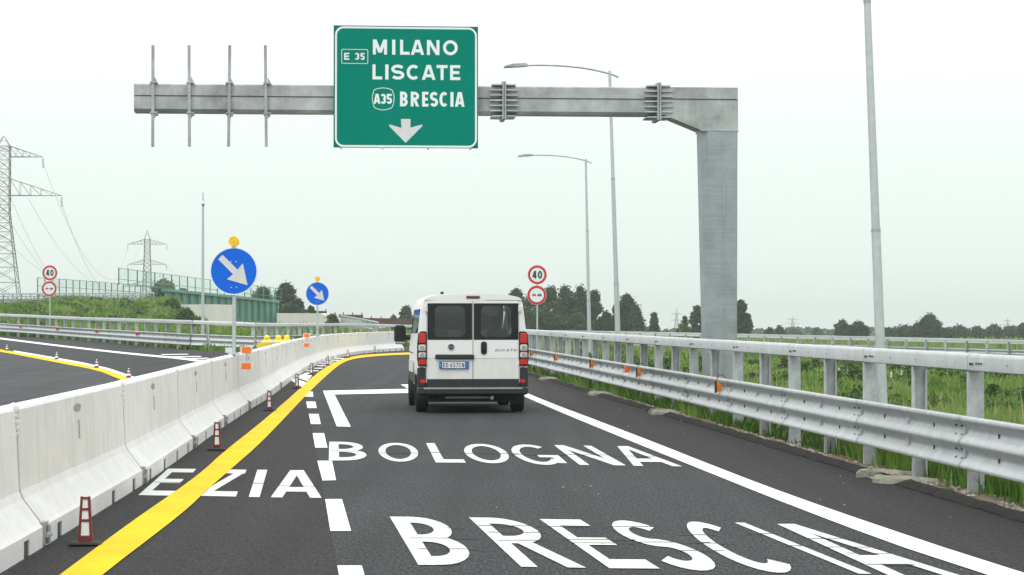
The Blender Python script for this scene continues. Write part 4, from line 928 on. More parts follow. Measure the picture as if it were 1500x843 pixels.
# ------------------------------------------------------------------ lamp posts and camera mast
def lamp_post(px0, py0, pxt, pyt, Y, lb, wpx=None, head=True):
    base = at(px0, py0, Y); top = at(pxt, pyt, Y); zb = h(base.x, base.y); dirv = (top - base).normalized(); b0 = base + dirv * ((zb - .3 - base.z) / dirv.z)
    t = thing('street_light', lb, 'street light', (b0.x, b0.y, zb), 0, 'tall galvanised street lights on the right')
    O = V((b0.x, b0.y, zb)); b0 = b0 - O; tp = top - O
    rb = wpx / 2 * Y / F; MB().tube(b0, b0.lerp(tp, .33), rb, rb * .86, 14).build('pole', M['pole'], t, True)
    MB().tube(b0.lerp(tp, .33), b0.lerp(tp, .66), rb * .80, rb * .66, 14).build('pole', M['pole'], t, True); MB().tube(b0.lerp(tp, .66), tp, rb * .60, rb * .48, 14).build('pole', M['pole'], t, True)
    for k in (.33, .66): q = b0.lerp(tp, k); MB().tube(q - dirv * .03, q + dirv * .02, rb * (.92 if k < .5 else .74), n=14).build('pole_collar', M['galv_dull'], t, True)
    pts = [(.30, -.16), (0, -.03), (-.75, .14), (-1.6, .23), (-2.4, .25), (-2.75, .24)]
    P_ = [tp + V((x, 0, z - .06)) for x, z in pts]; MB().pipe(smooth_line(P_, 1), .032).build('arm', M['galv_dull'], t, True)
    b = MB(); hx = -3.1
    b.prism([(-.42, -.05), (-.38, .0), (-.1, .075), (.30, .095), (.38, .06), (.36, -.0), (.0, -.03)], lambda u, v, d: (tp.x + hx + u, tp.y + d, tp.z + .15 + v), -.14, .14); b.build('lamp_head', M['galv_dull'], t)
    MB().box((tp.x + hx - .08, tp.y, tp.z + .125), (.44, .2, .02), 0).build('lamp_glass', M['sign_white'], t)
    return t
top = at(1270 - 22 * 343 / 590, -343, 32.5)
lamp_post(1293, 600, 1270 - 22 * 343 / 590, -343, 32.5, 'nearest tall grey lamp post at right, its top out of the picture', 15.5)
lamp_post(905, 490, 893, 104, 71, 'lamp post with long curved arm passing behind the gantry beam', 8.6)
lamp_post(863, 480, 858, 233, 110, 'farther slim lamp post with curved arm, left of the gantry column', 6.2)
Yc = 99; p = at(297, 480, Yc); zb = h(p.x, p.y); t = thing('camera_mast', 'slim pale mast with a small white camera behind the left guardrail', 'mast', (p.x, p.y, zb), 0)
MB().tube((0, 0, -.2), (0, 0, at(297, 301, Yc).z - zb), .085, .05, 12).build('pole', M['pole'], t, True)
zz = at(297, 298, Yc).z - zb; MB().rbox((0, 0, zz), (.16, .2, .14), .03).build('camera_housing', M['sign_white'], t); MB().box((.01, -.02, zz - .09), (.09, .1, .06)).build('camera_lens', M['black'], t); MB().tube((0, 0, zz), (0, 0, zz + .5), .035, .03, 8).build('antenna', M['pole'], t)

# ------------------------------------------------------------------ white van (local: x right, y forward, origin under the rear face)
VR = math.atan(.09); van = thing('van', 'white van with dark rear windows seen from behind on the road', 'van', (-.715, 39.1, 0), VR)
half = [(.80, .40), (.93, .44), (.985, .56), (1.005, .80), (1.02, 1.05), (1.012, 1.25), (.985, 1.45), (.958, 1.70), (.935, 1.90), (.912, 2.03), (.87, 2.10), (.70, 2.155), (.35, 2.18), (0, 2.19)]
stations = [(0.0, .985, 1.0, 2.185), (.10, 1.0, 1.0, 2.192), (.5, 1.0, 1, 2.20), (1.2, 1, 1, 2.203), (2.0, 1, 1, 2.20), (3.0, 1, 1, 2.19), (3.5, .995, 1, 2.165), (3.75, .985, 1, 2.12), (4.3, .96, 1, 1.62), (4.62, .93, 1, 1.24), (4.85, .86, 1, 1.05), (4.96, .75, 1, .85)]
prof = [(-x, z) for x, z in half] + [(x, z) for x, z in reversed(half[:-1])]
vs = []
for y, sx, _, top_ in stations:
    for x, z in prof:
        zz = z if z <= 1.0 else (1.0 + (z - 1.0) * (top_ - 1.0) / 1.19) if top_ > 1.05 else min(z, .4 + (z - .4) * (top_ - .4) / 1.79)
        vs.append((x * sx, y, zz))
m_ = len(prof); b = MB(); b.v = vs; fs = []
for i in range(len(stations) - 1):
    for k in range(m_ - 1):
        midz = (vs[i * m_ + k][2] + vs[(i + 1) * m_ + k + 1][2]) / 2; yk = stations[i][0]
        side = k in (6, 7, m_ - 8, m_ - 9)
        if side and i in (2, 3, 4, 5): continue                    # side window openings
        if i in (7,) and 8 <= k <= m_ - 10: continue                # windscreen opening
        if i == 6 and 11 <= k <= 14 and False: continue
        fs.append((i * m_ + k, (i + 1) * m_ + k, (i + 1) * m_ + k + 1, i * m_ + k + 1))
b.f = fs + [tuple((len(stations) - 1) * m_ + k for k in range(m_))]
b.build('body', M['van_white'], van, True)
# side glass and pillars
for s in (-1, 1):
    g1 = MB(); 
    for y0, y1 in ((.5, 1.2), (1.2, 2.0), (2.0, 3.0), (3.0, 3.5)):
        a0, a1 = y0 + .02, y1 - .02
        MB().add([(s * .968, a0, 1.47), (s * .968, a1, 1.47), (s * .918, a1, 1.92), (s * .918, a0, 1.92)], [(0, 1, 2, 3)]).build('side_window', M['side_glass'], van)
        MB().box((s * .925, y0, 1.70), (.01, .05, .46)).build('window_pillar', M['dark_glass'], van)
    MB().box((s * 1.018, 1.7, .62), (.03, 2.2, .15)).build('side_moulding', M['van_trim'], van); MB().box((s * 1.019, 2.55, .82), (.006, 1.9, .22)).build('dusty_sill', M['van_dirty'], van)
    MB().box((s * 1.016, 3.0, 1.08), (.012, 3.0, .02)).build('slide_rail', M['van_trim'], van)
# rear face: corner pillars, roof header, doors
Y0 = -.012
def face(name, m, poly, y0=-.02, y1=.004, par=van): return MB().prism(poly, lambda u, v, d: (u, d, v), y0, y1).build(name, M[m], par)
pl = [(-.985, .56), (-.845, .56), (-.845, 2.07), (-.89, 2.06), (-.915, 2.0), (-.95, 1.70), (-1.0, 1.28)]
for s in (-1, 1): face('rear_pillar', 'van_white', [(u * -s, v) for u, v in pl][::(1 if s < 0 else -1)] if s < 0 else [(-u, v) for u, v in pl][::-1], -.012, .03)
face('roof_header', 'van_white', [(-.90, 2.072), (.90, 2.072), (.87, 2.10), (.83, 2.125), (.70, 2.155), (.35, 2.182), (0, 2.192), (-.35, 2.182), (-.70, 2.155), (-.83, 2.125), (-.87, 2.10)], -.035, .03)
def door(s):
    xi, xo = .006 * s, .838 * s; d = MB()
    def q(x0, z0, x1, z1, y0=-.03, y1=0.0, mb=None): (mb or d).box(((x0 + x1) / 2, (y0 + y1) / 2, (z0 + z1) / 2), (abs(x1 - x0), y1 - y0, z1 - z0))
    wz0, wz1, wi, wo = 1.345, 2.012, .03 * s, .82 * s
    q(xi, 1.01, xo, wz0 - .0, -.030); q(xi, wz1, xo, 2.062); q(xi, wz0, wi, wz1); q(wo, wz0, xo, wz1)
    o = d.build('rear_door', M['van_white'], van)
    l = MB(); q(xi, .63, xo, 1.008, -.026, 0, l); l.build('lower_panel', M['van_lower'], o)
    l = MB(); q(xi, .43, xo, .628, -.045, 0, l); l.build('lower_trim', M['van_trim'], o)
    # dark glazing border with a clear rounded pane
    a0, a1 = sorted((.014 * s, .832 * s)); c0, c1 = (sorted((.145 * s, .70 * s))); zz0, zz1 = 1.40, 1.965
    n = 7; I_ = rrect(c0, zz0, c1, zz1, .09, n); O_ = rrect(a0, wz0, a1, wz1, .012, n)
    bb = MB(); bb.add([(u, -.034, v) for u, v in O_] + [(u, -.034, v) for u, v in I_], [(i, (i + 1) % len(O_), len(O_) + (i + 1) % len(O_), len(O_) + i) for i in range(len(O_))])
    wn = bb.build('rear_window', M['dark_glass'], o); MB().add([(u, -.0335, v) for u, v in I_], [tuple(range(len(I_)))]).build('pane', M['tint'], wn)
    MB().rbox((.855 * s, -.045, 1.905), (.05, .04, .12), .012).build('hinge', M['van_white'], o); MB().rbox((.855 * s, -.035, .93), (.035, .03, .10), .01).build('hinge', M['van_white'], o)
    for dz in (-.03, .03): MB().disc((.855 * s, 1.905 + dz), .010, -.068, -.064, 8).build('hinge_bolt', M['hole'], o)
    return o
dl_ = door(-1); dr_ = door(1)
MB().box((0, -.004, 1.25), (.010, .012, 1.6)).build('door_gap', M['black'], van)
MB().rbox((-.335, -.05, 1.035), (.71, .04, .085), .015).build('plate_bar', M['van_trim'], dl_)
pt = MB().rbox((-.348, -.052, .885), (.54, .012, .135), .012).build('number_plate', M['plate_blue'], dl_)
MB().box((-.355, -.0595, .885), (.415, .004, .108)).build('plate_field', M['plate_white'], pt)
xx = -.348 - .20; 
for ch in 'ED 657CN':
    if ch == ' ': xx += .022; continue
    b = MB(); letter_geo(b, ch, .042, .080, .011, lambda x, v, d: (xx + x, -.063 - d, .845 + v), 0, .0006); b.build('plate_character', M['black'], pt); xx += .0535
b = MB(); letter_geo(b, 'I', .006, .03, .006, lambda x, v, d: (-.60 + x, -.0605 - d, .87 + v), 0, .0005); b.build('plate_character', M['sign_white'], pt)
MB().disc((-.40, 1.215), .062, -.042, -.030, 24).build('badge', M['chrome'], dl_); MB().disc((-.40, 1.215), .046, -.046, -.042, 24).build('badge_field', M['van_trim'], dl_)
MB().box((-.40, -.048, 1.215), (.05, .003, .014)).build('badge_mark', M['chrome'], dl_)
MB().prism(rrect(.145, 1.075, .255, 1.315, .05), lambda u, v, d: (u, d, v), -.042, -.028).build('handle_recess', M['van_trim'], dr_); MB().rbox((.2, -.055, 1.20), (.05, .03, .15), .02).build('door_handle', M['dark_glass'], dr_)
xx = .40
for ch, w_ in zip('DUCATO', (.058, .056, .056, .062, .054, .06)):
    b = MB(); letter_geo(b, ch, w_, .042, .012, lambda x, v, d: (xx + x + v * .35, -.034 - d, 1.135 + v), 0, .0005); b.build('badge_letter', M['chrome'], dr_); xx += w_ + .010
MB().rbox((.0, -.045, 2.125), (.25, .03, .045), .012).build('high_brake_light', mat('dark_red_lens', (.16, .012, .012), .2, spec=.7), van)
# tail lights
for s in (-1, 1):


    lamp = face('tail_light', 'van_trim', [(s * u, v) for u, v in ((.845, .865), (1.0, .865), (1.022, 1.0), (1.018, 1.28), (1.0, 1.46), (.95, 1.50), (.86, 1.50), (.845, 1.48))][::s], -.05, .0)
    def lens(nm, m, z0, z1, w0=.862, w1=.995, y=-.062): MB().rbox((s * (w0 + w1) / 2, (y - .0) / 1 + .015, (z0 + z1) / 2), (w1 - w0, .05, z1 - z0), .02).build(nm, M[m], lamp)
    lens('brake_lens', 'tail_red', 1.275, 1.475, .862, .99); lens('signal_lens', 'tail_clear', 1.135, 1.265); lens('reversing_lens', 'tail_clear', 1.01, 1.125); lens('fog_lens', 'tail_red', .88, 1.0, .862, .995)
    for z in (1.20, 1.068): MB().disc((s * .93, z), .042, -.085, -.07, 16).build('bulb_ring', M['chrome'], lamp)
# bumper
bp_ = MB()
for s in (-1, 1): bp_.rbox((s * .925, .10, .665), (.17, .26, .39), .035)
bp_.rbox((0, .06, .415), (2.02, .30, .15), .03); bo = bp_.build('rear_bumper', M['van_trim'], van)
MB().box((0, -.096, .462), (1.80, .012, .03)).build('bumper_step', M['interior_grey'], bo)
for s in (-1, 1): MB().rbox((s * .915, -.035, .585), (.09, .02, .07), .015).build('reflector', M['tail_red'], bo)
# wheels
for y in (.92, 3.95):
    for s in (-1, 1):
        wh = MB(); c = (s * .895, y, .335)
        pr = [(.235, -.105), (.31, -.112), (.335, -.09), (.338, 0), (.335, .09), (.31, .112), (.235, .105)]; n = 28
        vs = [(c[0] + u, c[1] + r * math.cos(2 * PI * i / n), c[2] + r * math.sin(2 * PI * i / n)) for r, u in pr for i in range(n)]
        wh.add(vs, [(k * n + i, k * n + (i + 1) % n, (k + 1) * n + (i + 1) % n, (k + 1) * n + i) for k in range(6) for i in range(n)])
        wo_ = wh.build('wheel', M['rubber'], van, True); MB().tube((c[0] - .09, c[1], c[2]), (c[0] + .09, c[1], c[2]), .237, n=24).build('rim', M['chrome'], wo_, True)
MB().tube((-.8, .92, .30), (.8, .92, .30), .05).build('axle', M['rubber'], van); MB().box((0, 2.4, .30), (1.6, 4.2, .20)).build('floor', M['rubber'], van)
for s in (-1, 1): MB().box((s * .55, 1.0, .32), (.10, 1.6, .12)).build('chassis_rail', M['rubber'], van)
MB().tube((.35, -.02, .285), (.35, 1.9, .30), .035).build('exhaust', M['chrome'], van, True); MB().tube((.1, .5, .285), (.62, .5, .285), .085).build('silencer', M['galv_dull'], van, True); MB().box((-.1, .25, .285), (1.0, .05, .04)).build('tow_beam', M['galv_dull'], van)
# inside
MB().box((0, 2.4, .50), (1.8, 4.4, .06)).build('cabin_floor', M['interior_grey'], van)
for y, xs in ((.55, (-.55, 0, .55)), (1.5, (-.55, 0, .55)), (2.75, (-.5, .15, .6))):
    for x in xs:
        se = MB().rbox((x, y + .02, .98), (.46, .14, .74), .05).build('seat', M['cloth'], van, True); MB().rbox((x, y + .02, 1.45), (.26, .09, .18), .04).build('headrest', M['cloth'], se, True); MB().rbox((x, y + .3, .68), (.46, .5, .16), .05).build('cushion', M['cloth'], se, True)
MB().rbox((0, 3.75, 1.12), (1.75, .5, .32), .06).build('dashboard', M['cloth'], van)
for s in (-1, 1):
    mr_ = MB().rbox((s * 1.185, 3.92, 1.425), (.235, .16, .36), .05).build('door_mirror', M['van_trim'], van, True)
    MB().rbox((s * 1.185, 3.835, 1.46), (.18, .01, .25), .004).build('mirror_glass', M['dark_glass'], mr_); MB().rbox((s * 1.03, 3.95, 1.36), (.16, .09, .10), .03).build('mirror_arm', M['van_trim'], mr_); MB().rbox((s * 1.185, 3.87, 1.245), (.2, .12, .05), .02).build('mirror_base', M['interior_grey'], mr_)
wsc = MB(); wsc.add([(-.88, 3.76, 2.0), (.88, 3.76, 2.0), (.93, 4.28, 1.50), (-.93, 4.28, 1.50)], [(0, 1, 2, 3)]); wsc.build('windscreen', M['tint'], van)
MB().tube((-.55, .25, 2.18), (-.55, .25, 2.225), .03, n=8).build('aerial_base', M['rubber'], van)

# ------------------------------------------------------------------ pylons and cables
def bars(b, P, Q, r): b.tube(P, Q, r, r, 4, False)
def pylon(name_label, px, Y, ztop_, hw_top, hw_base, waist, arms, r, rz=.15, zb=None, ins=True):
    c = at(px, 470, Y); zb = zb if zb is not None else -.56 + low_z(Y); t = thing('electricity_pylon', name_label, 'pylon', (c.x, c.y, zb), rz, 'lattice electricity pylons')
    Ht = ztop_ - zb; wz = waist * Ht; cap = arms[0][0] * Ht
    def hw(z): return hw_top if z > wz else hw_base + (hw_top - hw_base) * z / wz
    b = MB(); zs = []; z = 0
    while z < cap: zs.append(z); z += max(1.6, hw(z) * 1.1)
    zs.append(cap)
    cor = ((-1, -1), (1, -1), (1, 1), (-1, 1))
    for a, d in zip(zs, zs[1:]):
        ha, hd = hw(a), hw(d)
        for i in range(4):
            c0, c1 = cor[i], cor[(i + 1) % 4]
            bars(b, (c0[0] * ha, c0[1] * ha, a), (c0[0] * hd, c0[1] * hd, d), r * 1.6)
            bars(b, (c0[0] * ha, c0[1] * ha, a), (c1[0] * hd, c1[1] * hd, d), r * .8); bars(b, (c1[0] * ha, c1[1] * ha, a), (c0[0] * hd, c0[1] * hd, d), r * .8); bars(b, (c0[0] * hd, c0[1] * hd, d), (c1[0] * hd, c1[1] * hd, d), r * .7)
    b.build('lattice_mast', M['pylon'], t); b = MB()
    for c0 in cor: bars(b, (c0[0] * hw_top, c0[1] * hw_top, cap), (0, 0, Ht), r)
    bars(b, (-hw_top * .5, -hw_top * .5, (cap + Ht) / 2), (hw_top * .5, -hw_top * .5, (cap + Ht) / 2), r * .7); b.build('peak', M['pylon'], t); tips = []
    for fz, aw, dh in arms:
        z = fz * Ht - dh
        for s in (-1, 1):
            b = MB()
            for v in (-1, 1):
                bars(b, (s * hw_top, v * hw_top, z), (s * aw, 0, z), r * 1.1); bars(b, (s * hw_top, v * hw_top, z + dh), (s * aw, 0, z), r)
                n = 5
                for k in range(1, n): f = k / n; P = V((s * (hw_top + (aw - hw_top) * f), v * hw_top * (1 - f), z)); Q = P + V((0, 0, dh * (1 - f))); bars(b, P, Q, r * .6); bars(b, P, V((s * (hw_top + (aw - hw_top) * (f - 1 / n)), v * hw_top * (1 - f + 1 / n), z + dh * (1 - f + 1 / n))), r * .5)
            b.build('crossarm', M['pylon'], t)
            if ins:
                i_ = MB(); 
                for k in range(5): i_.tube((s * aw, 0, z - .3 - k * .35), (s * aw, 0, z - .5 - k * .35), r * 2.6, r * 1.6, 6)
                i_.build('insulator', M['pylon'], t)
            tips.append(RM[t.name] @ V((s * aw, 0, z - 2)))
    return t, tips
_, T1 = pylon('tall lattice pylon at the left edge of the picture', 4.5, 380, at(5, 199.5, 380).z, 1.1, 3.7, .62, [(.951, 6.9, 1.9), (.794, 10.2, 3.0)], .06, .1)
_, T2 = pylon('smaller distant lattice pylon behind the embankment', 215.5, 730, at(215, 337, 730).z, .95, 2.2, .8, [(.912, 6.6, 1.7), (.723, 6.6, 1.7), (.526, 8.6, 2.0)], .07, .05)
pylon('tiny far pylon left of the gantry column', 991, 2400, at(991, 452, 2400).z, .9, 3.2, .6, [(.80, 7, 1), (.55, 7, 1)], .16, .1, ins=False)
pylon('tiny far pylon right of the gantry column', 1161, 2700, at(1161, 463, 2700).z, .9, 3.2, .6, [(.83, 7, 1), (.6, 9, 1)], .16, .1, ins=False)
pylon('faint far pylon near the right edge', 1476, 3000, at(1476, 466, 3000).z, .9, 3.2, .6, [(.83, 7, 1), (.6, 9, 1)], .16, .1, ins=False)
cg = 'power lines between the pylons'
def cable(a, c, sag, lb, r=.03):
    n = 28; P = [a.lerp(c, i / n) - V((0, 0, sag * 4 * (i / n) * (1 - i / n))) for i in range(n + 1)]
    b = MB(); b.pipe(P, r, 4); o = b.build('power_line', M['cable'], None); tag(o, lb, 'power line', cg); return o
CL = 'thin sagging power line strung between the two left pylons'
CP = [((61, 233), 380, (205, 362), 730, 16), ((88, 292), 380, (197, 392), 730, 13), ((42, 292), 380, (195, 395), 730, 10), ((0, 300), 380, (190, 424), 730, 12), ((0, 250), 380, (188, 362), 730, 22), ((0, 345), 380, (188, 426), 730, 6)]
CPL = ['power line from the upper arm tip of the left pylon down to the distant pylon', 'power line from the lower arm tip of the left pylon', 'power line from the middle of the lower arm of the left pylon', 'power line leaving the left picture edge below the lower pylon arm', 'highest power line leaving the left picture edge', 'lowest power line leaving the left picture edge']
for (a, Ya, c, Yc_, s), lb in zip(CP, CPL): cable(at(*a, Ya), at(*c, Yc_), s, lb)
for k, (a, c) in enumerate((((236, 385), (420, 470)), ((241, 405), (500, 462)))): cable(at(*a, 730), at(*c, 1200), 6, 'faint power line running from the distant pylon towards the ' + ('bridge' if k == 0 else 'rusty girders'), .03)

# ------------------------------------------------------------------ green bridge, noise panels, abutments, rusty girders
BA, BB = at(262, 426, 288), at(404.5, 441, 336)
dB_ = (BB - BA); dB_.z = 0; LB = dB_.length; ub = dB_.normalized(); rzb = math.atan2(ub.y, ub.x)
br = thing('girder_bridge', 'green painted steel girder bridge with vertical ribs on the left', 'bridge', (BA.x, BA.y, 0), rzb)
def bz(x, top): 
    f = x / LB; return (1 - f) * at(262, 426, 288).z + f * BB.z if top else (1 - f) * at(262, 463.5, 288).z + f * at(404.5, 473.5, 336).z
xe = -6.0
for x0, x1 in [(xe + (LB - xe) * k / 16, xe + (LB - xe) * (k + 1) / 16) for k in range(16)]:
    z0a, z0b, z1a, z1b = bz(x0, 0), bz(x1, 0), bz(x0, 1), bz(x1, 1)
    MB().add([(x0 + .01, 0, z0a), (x1 - .01, 0, z0b), (x1 - .01, 0, z1b - .3), (x0 + .01, 0, z1a - .3)], [(0, 1, 2, 3)]).build('web_panel', M['green_steel'], br)
    MB().box((x1, -.22, (z0b + z1b) / 2 - .1), (.13, .40, z1b - z0b - .25)).build('rib', M['green_steel'], br)
for nm, t0, dz, dy, hh in (('top_flange', 1, -.15, -.15, .3), ('bottom_flange', 0, -.08, -.2, .14)):
    P = [(xe, bz(xe, t0) + dz), (LB + .3, bz(LB, t0) + dz)]; MB().prism([(P[0][0], P[0][1] - hh / 2), (P[1][0], P[1][1] - hh / 2), (P[1][0], P[1][1] + hh / 2), (P[0][0], P[0][1] + hh / 2)], lambda u, v, d: (u, d, v), -.45, .5).build(nm, M['green_dark'] if t0 == 0 else M['green_steel'], br)
npn = thing('noise_barrier', 'row of clear green-tinted noise panels on the edge of the green bridge', 'noise barrier', (BA.x, BA.y, 0), rzb, 'transparent noise barriers')
x0n = -24.5; nP = 22; DXn = (LB + 2 - x0n) / nP
for k in range(nP + 1):
    x = x0n + DXn * k; z = bz(x, 1)
    MB().box((x, -.3, z + .95), (.10, .12, 2.1 if k % 2 == 0 else 2.0)).build('panel_post', M['green_dark'] if k % 2 == 0 else M['green_steel'], npn)
    if k < nP:
        x2 = x + DXn; zb2 = bz(x2, 1)
        MB().add([(x + .05, -.3, z + .05), (x2 - .05, -.3, zb2 + .05), (x2 - .05, -.3, zb2 + 1.95), (x + .05, -.3, z + 1.95)], [(0, 1, 2, 3)]).build('clear_panel', M['clear_panel'], npn)
        for q in (.06, .62, 1.95):
            MB().prism([(x, z + q - .03), (x2, zb2 + q - .03), (x2, zb2 + q + .03), (x, z + q + .03)], lambda u, v, d: (u, d, v), -.34, -.26).build('panel_rail', M['green_steel'], npn)
NA, NB = at(55, 430, 247), at(230, 433, 292); dN = NB - NA; zN = dN.z; dN.z = 0; LN = dN.length; uN = dN.normalized()
npl = thing('noise_barrier', 'long row of clear noise panels on green posts above the left embankment guardrail', 'noise barrier', (NA.x, NA.y, 0), math.atan2(uN.y, uN.x), 'transparent noise barriers')
for k in range(20):
    x = LN * k / 19; f = k / 19; zt_ = at(55 + 175 * f, 407 + 13.5 * f, 247 + 45 * f).z; zb_ = NA.z + zN * f - 1.5
    MB().box((x, 0, (zt_ + zb_) / 2), (.09 if k % 2 else .13, .1, zt_ - zb_)).build('panel_post', M['green_dark'] if k % 2 else M['green_steel'], npl)
    if k < 19:
        f2 = (k + 1) / 19; zt2 = at(55 + 175 * f2, 407 + 13.5 * f2, 247 + 45 * f2).z; x2 = LN * f2; zl = zt_ - 2.0; zl2 = zt2 - 2.0
        MB().add([(x + .05, 0, zl), (x2 - .05, 0, zl2), (x2 - .05, 0, zt2), (x + .05, 0, zt_)], [(0, 1, 2, 3)]).build('clear_panel', M['clear_panel'], npl)
        for q in (0, -.95, -2.0): MB().prism([(x, zt_ + q - .025), (x2, zt2 + q - .025), (x2, zt2 + q + .025), (x, zt_ + q + .025)], lambda u, v, d: (u, d, v), -.05, .05).build('panel_rail', M['green_steel'], npl)
def slab(name, lb, P, Y0_, Y1_, m, cat, grp=None):
    """block with a front outline measured on the photo at depth Y0_ running back by its depth"""
    P3 = [at(px, py, Y) for px, py, Y in P]; c = P3[0]; t = thing(name, lb, cat, (c.x, c.y, 0), 0, grp)
    b = MB(); n = len(P3); b.add([p - V((c.x, c.y, 0)) for p in P3] + [p - V((c.x, c.y, 0)) + V((1.2, Y1_, 0)) for p in P3], [tuple(range(n)), tuple(range(2 * n - 1, n - 1, -1))] + [(i, n + i, n + (i + 1) % n, (i + 1) % n) for i in range(n)])
    b.build('wall', m, t); return t, c
slab('abutment', 'pale concrete abutment under the near end of the green bridge', [(258, 500, 272), (316, 500, 280), (315, 471, 280), (313, 446, 280), (264, 446.5, 272)], 0, 12, M['abutment'], 'abutment', 'bridge abutments')
slab('abutment', 'pale concrete abutment wall right of the green bridge, below the small blue sign', [(405.5, 500, 330), (477.5, 500, 338), (477, 462.5, 338), (469, 459.3, 337), (405.5, 459, 330)], 0, 12, M['abutment'], 'abutment', 'bridge abutments')
# wall under the bridge, its shade put into the dark colour
slab('retaining_wall', 'shaded concrete wall beneath the green bridge', [(330, 505, 350), (410, 505, 352), (410, 478, 352), (330, 478, 350)], 0, 2, M['concrete_stain_shade'], 'wall')
# rusty girders under construction
rg = thing('steel_girders', 'long rusty brown bridge girders with stub posts, left of the van', 'steel girders', tuple(at(531, 475, 400)), 0)
rgM = RM[rg.name]
def rpoly(name, P, Y, m, dd=1.2):
    b = MB(); P3 = [at(px, py, Y) for px, py in P]; n = len(P3); b.add(P3 + [p + V((0, dd, 0)) for p in P3], [tuple(range(n)), tuple(range(2 * n - 1, n - 1, -1))] + [(i, n + i, n + (i + 1) % n, (i + 1) % n) for i in range(n)]); return b.build(name, m, rg, world=True)
rpoly('girder', [(491.5, 465), (531.3, 469), (531.3, 461.5), (491.5, 461)], 400, M['rust']); rpoly('girder', [(531.6, 472.5), (556, 475.4), (700, 477), (700, 468.5), (531.6, 466)], 396, M['rust']); rpoly('girder', [(455, 459.5), (478, 459.5), (478, 456), (455, 455.5)], 405, M['rust'])
for px, y0, y1 in ((490.5, 462, 457.5), (503, 462, 457.8), (516.5, 462, 458), (530, 463, 458), (544, 467, 463), (558, 467.5, 463.5), (573, 467.5, 463.5), (588, 468, 464), (477, 458.5, 453)): rpoly('stub_post', [(px - .8, y0), (px + .9, y0), (px + .6, y1), (px - .5, y1)], 399, M['rust'], .3)
for px, y0, y1 in ((467, 458.5, 455.5),): rpoly('stub_post', [(px - .8, y0), (px + .9, y0), (px + .6, y1), (px - .5, y1)], 399, M['rust'], .3)
RGp = [ra(500, 463.5, 330, 1.2), ra(530, 469, 300, 1.2), ra(556, 474, 270, 1.2)]
guardrail('distant pale guardrail sloping down below the rusty girders', RGp, -1, GRP, bolts=False)

# ------------------------------------------------------------------ vegetation
def leafmesh(name, C, size, m, parent=None, seed=0, up=.0):
    """C: Nx3 centres, size: N; one small crossed leaf clump face per centre"""
    r = np.random.default_rng(seed); n = len(C); a = r.normal(size=(n, 3)); a[:, 2] *= .6; a /= np.linalg.norm(a, axis=1)[:, None]; b_ = r.normal(size=(n, 3)); b_ -= a * (a * b_).sum(1)[:, None]; b_ /= np.linalg.norm(b_, axis=1)[:, None]
    s = size[:, None] * r.uniform(.6, 1.3, (n, 1)); k = r.uniform(.45, .8, (n, 1))
    vs = np.stack([C - a * s, C + b_ * s * k - a * s * .1, C + a * s, C - b_ * s * k + a * s * .15], 1).reshape(-1, 3)
    me = bpy.data.meshes.new(name); me.vertices.add(4 * n); me.vertices.foreach_set('co', vs.ravel()); me.loops.add(4 * n); me.loops.foreach_set('vertex_index', np.arange(4 * n)); me.polygons.add(n); me.polygons.foreach_set('loop_start', np.arange(n) * 4); me.polygons.foreach_set('loop_total', np.full(n, 4))
    at_ = me.attributes.new('rnd', 'FLOAT', 'FACE'); at_.data.foreach_set('value', np.clip(r.uniform(0, 1, n) * .6 + up, 0, 1).astype(np.float32)); me.materials.append(m); me.update(); me.validate()
    o = bpy.data.objects.new(name, me); COL.objects.link(o)
    if parent is not None: o.parent = parent
    return o
TN = [0]
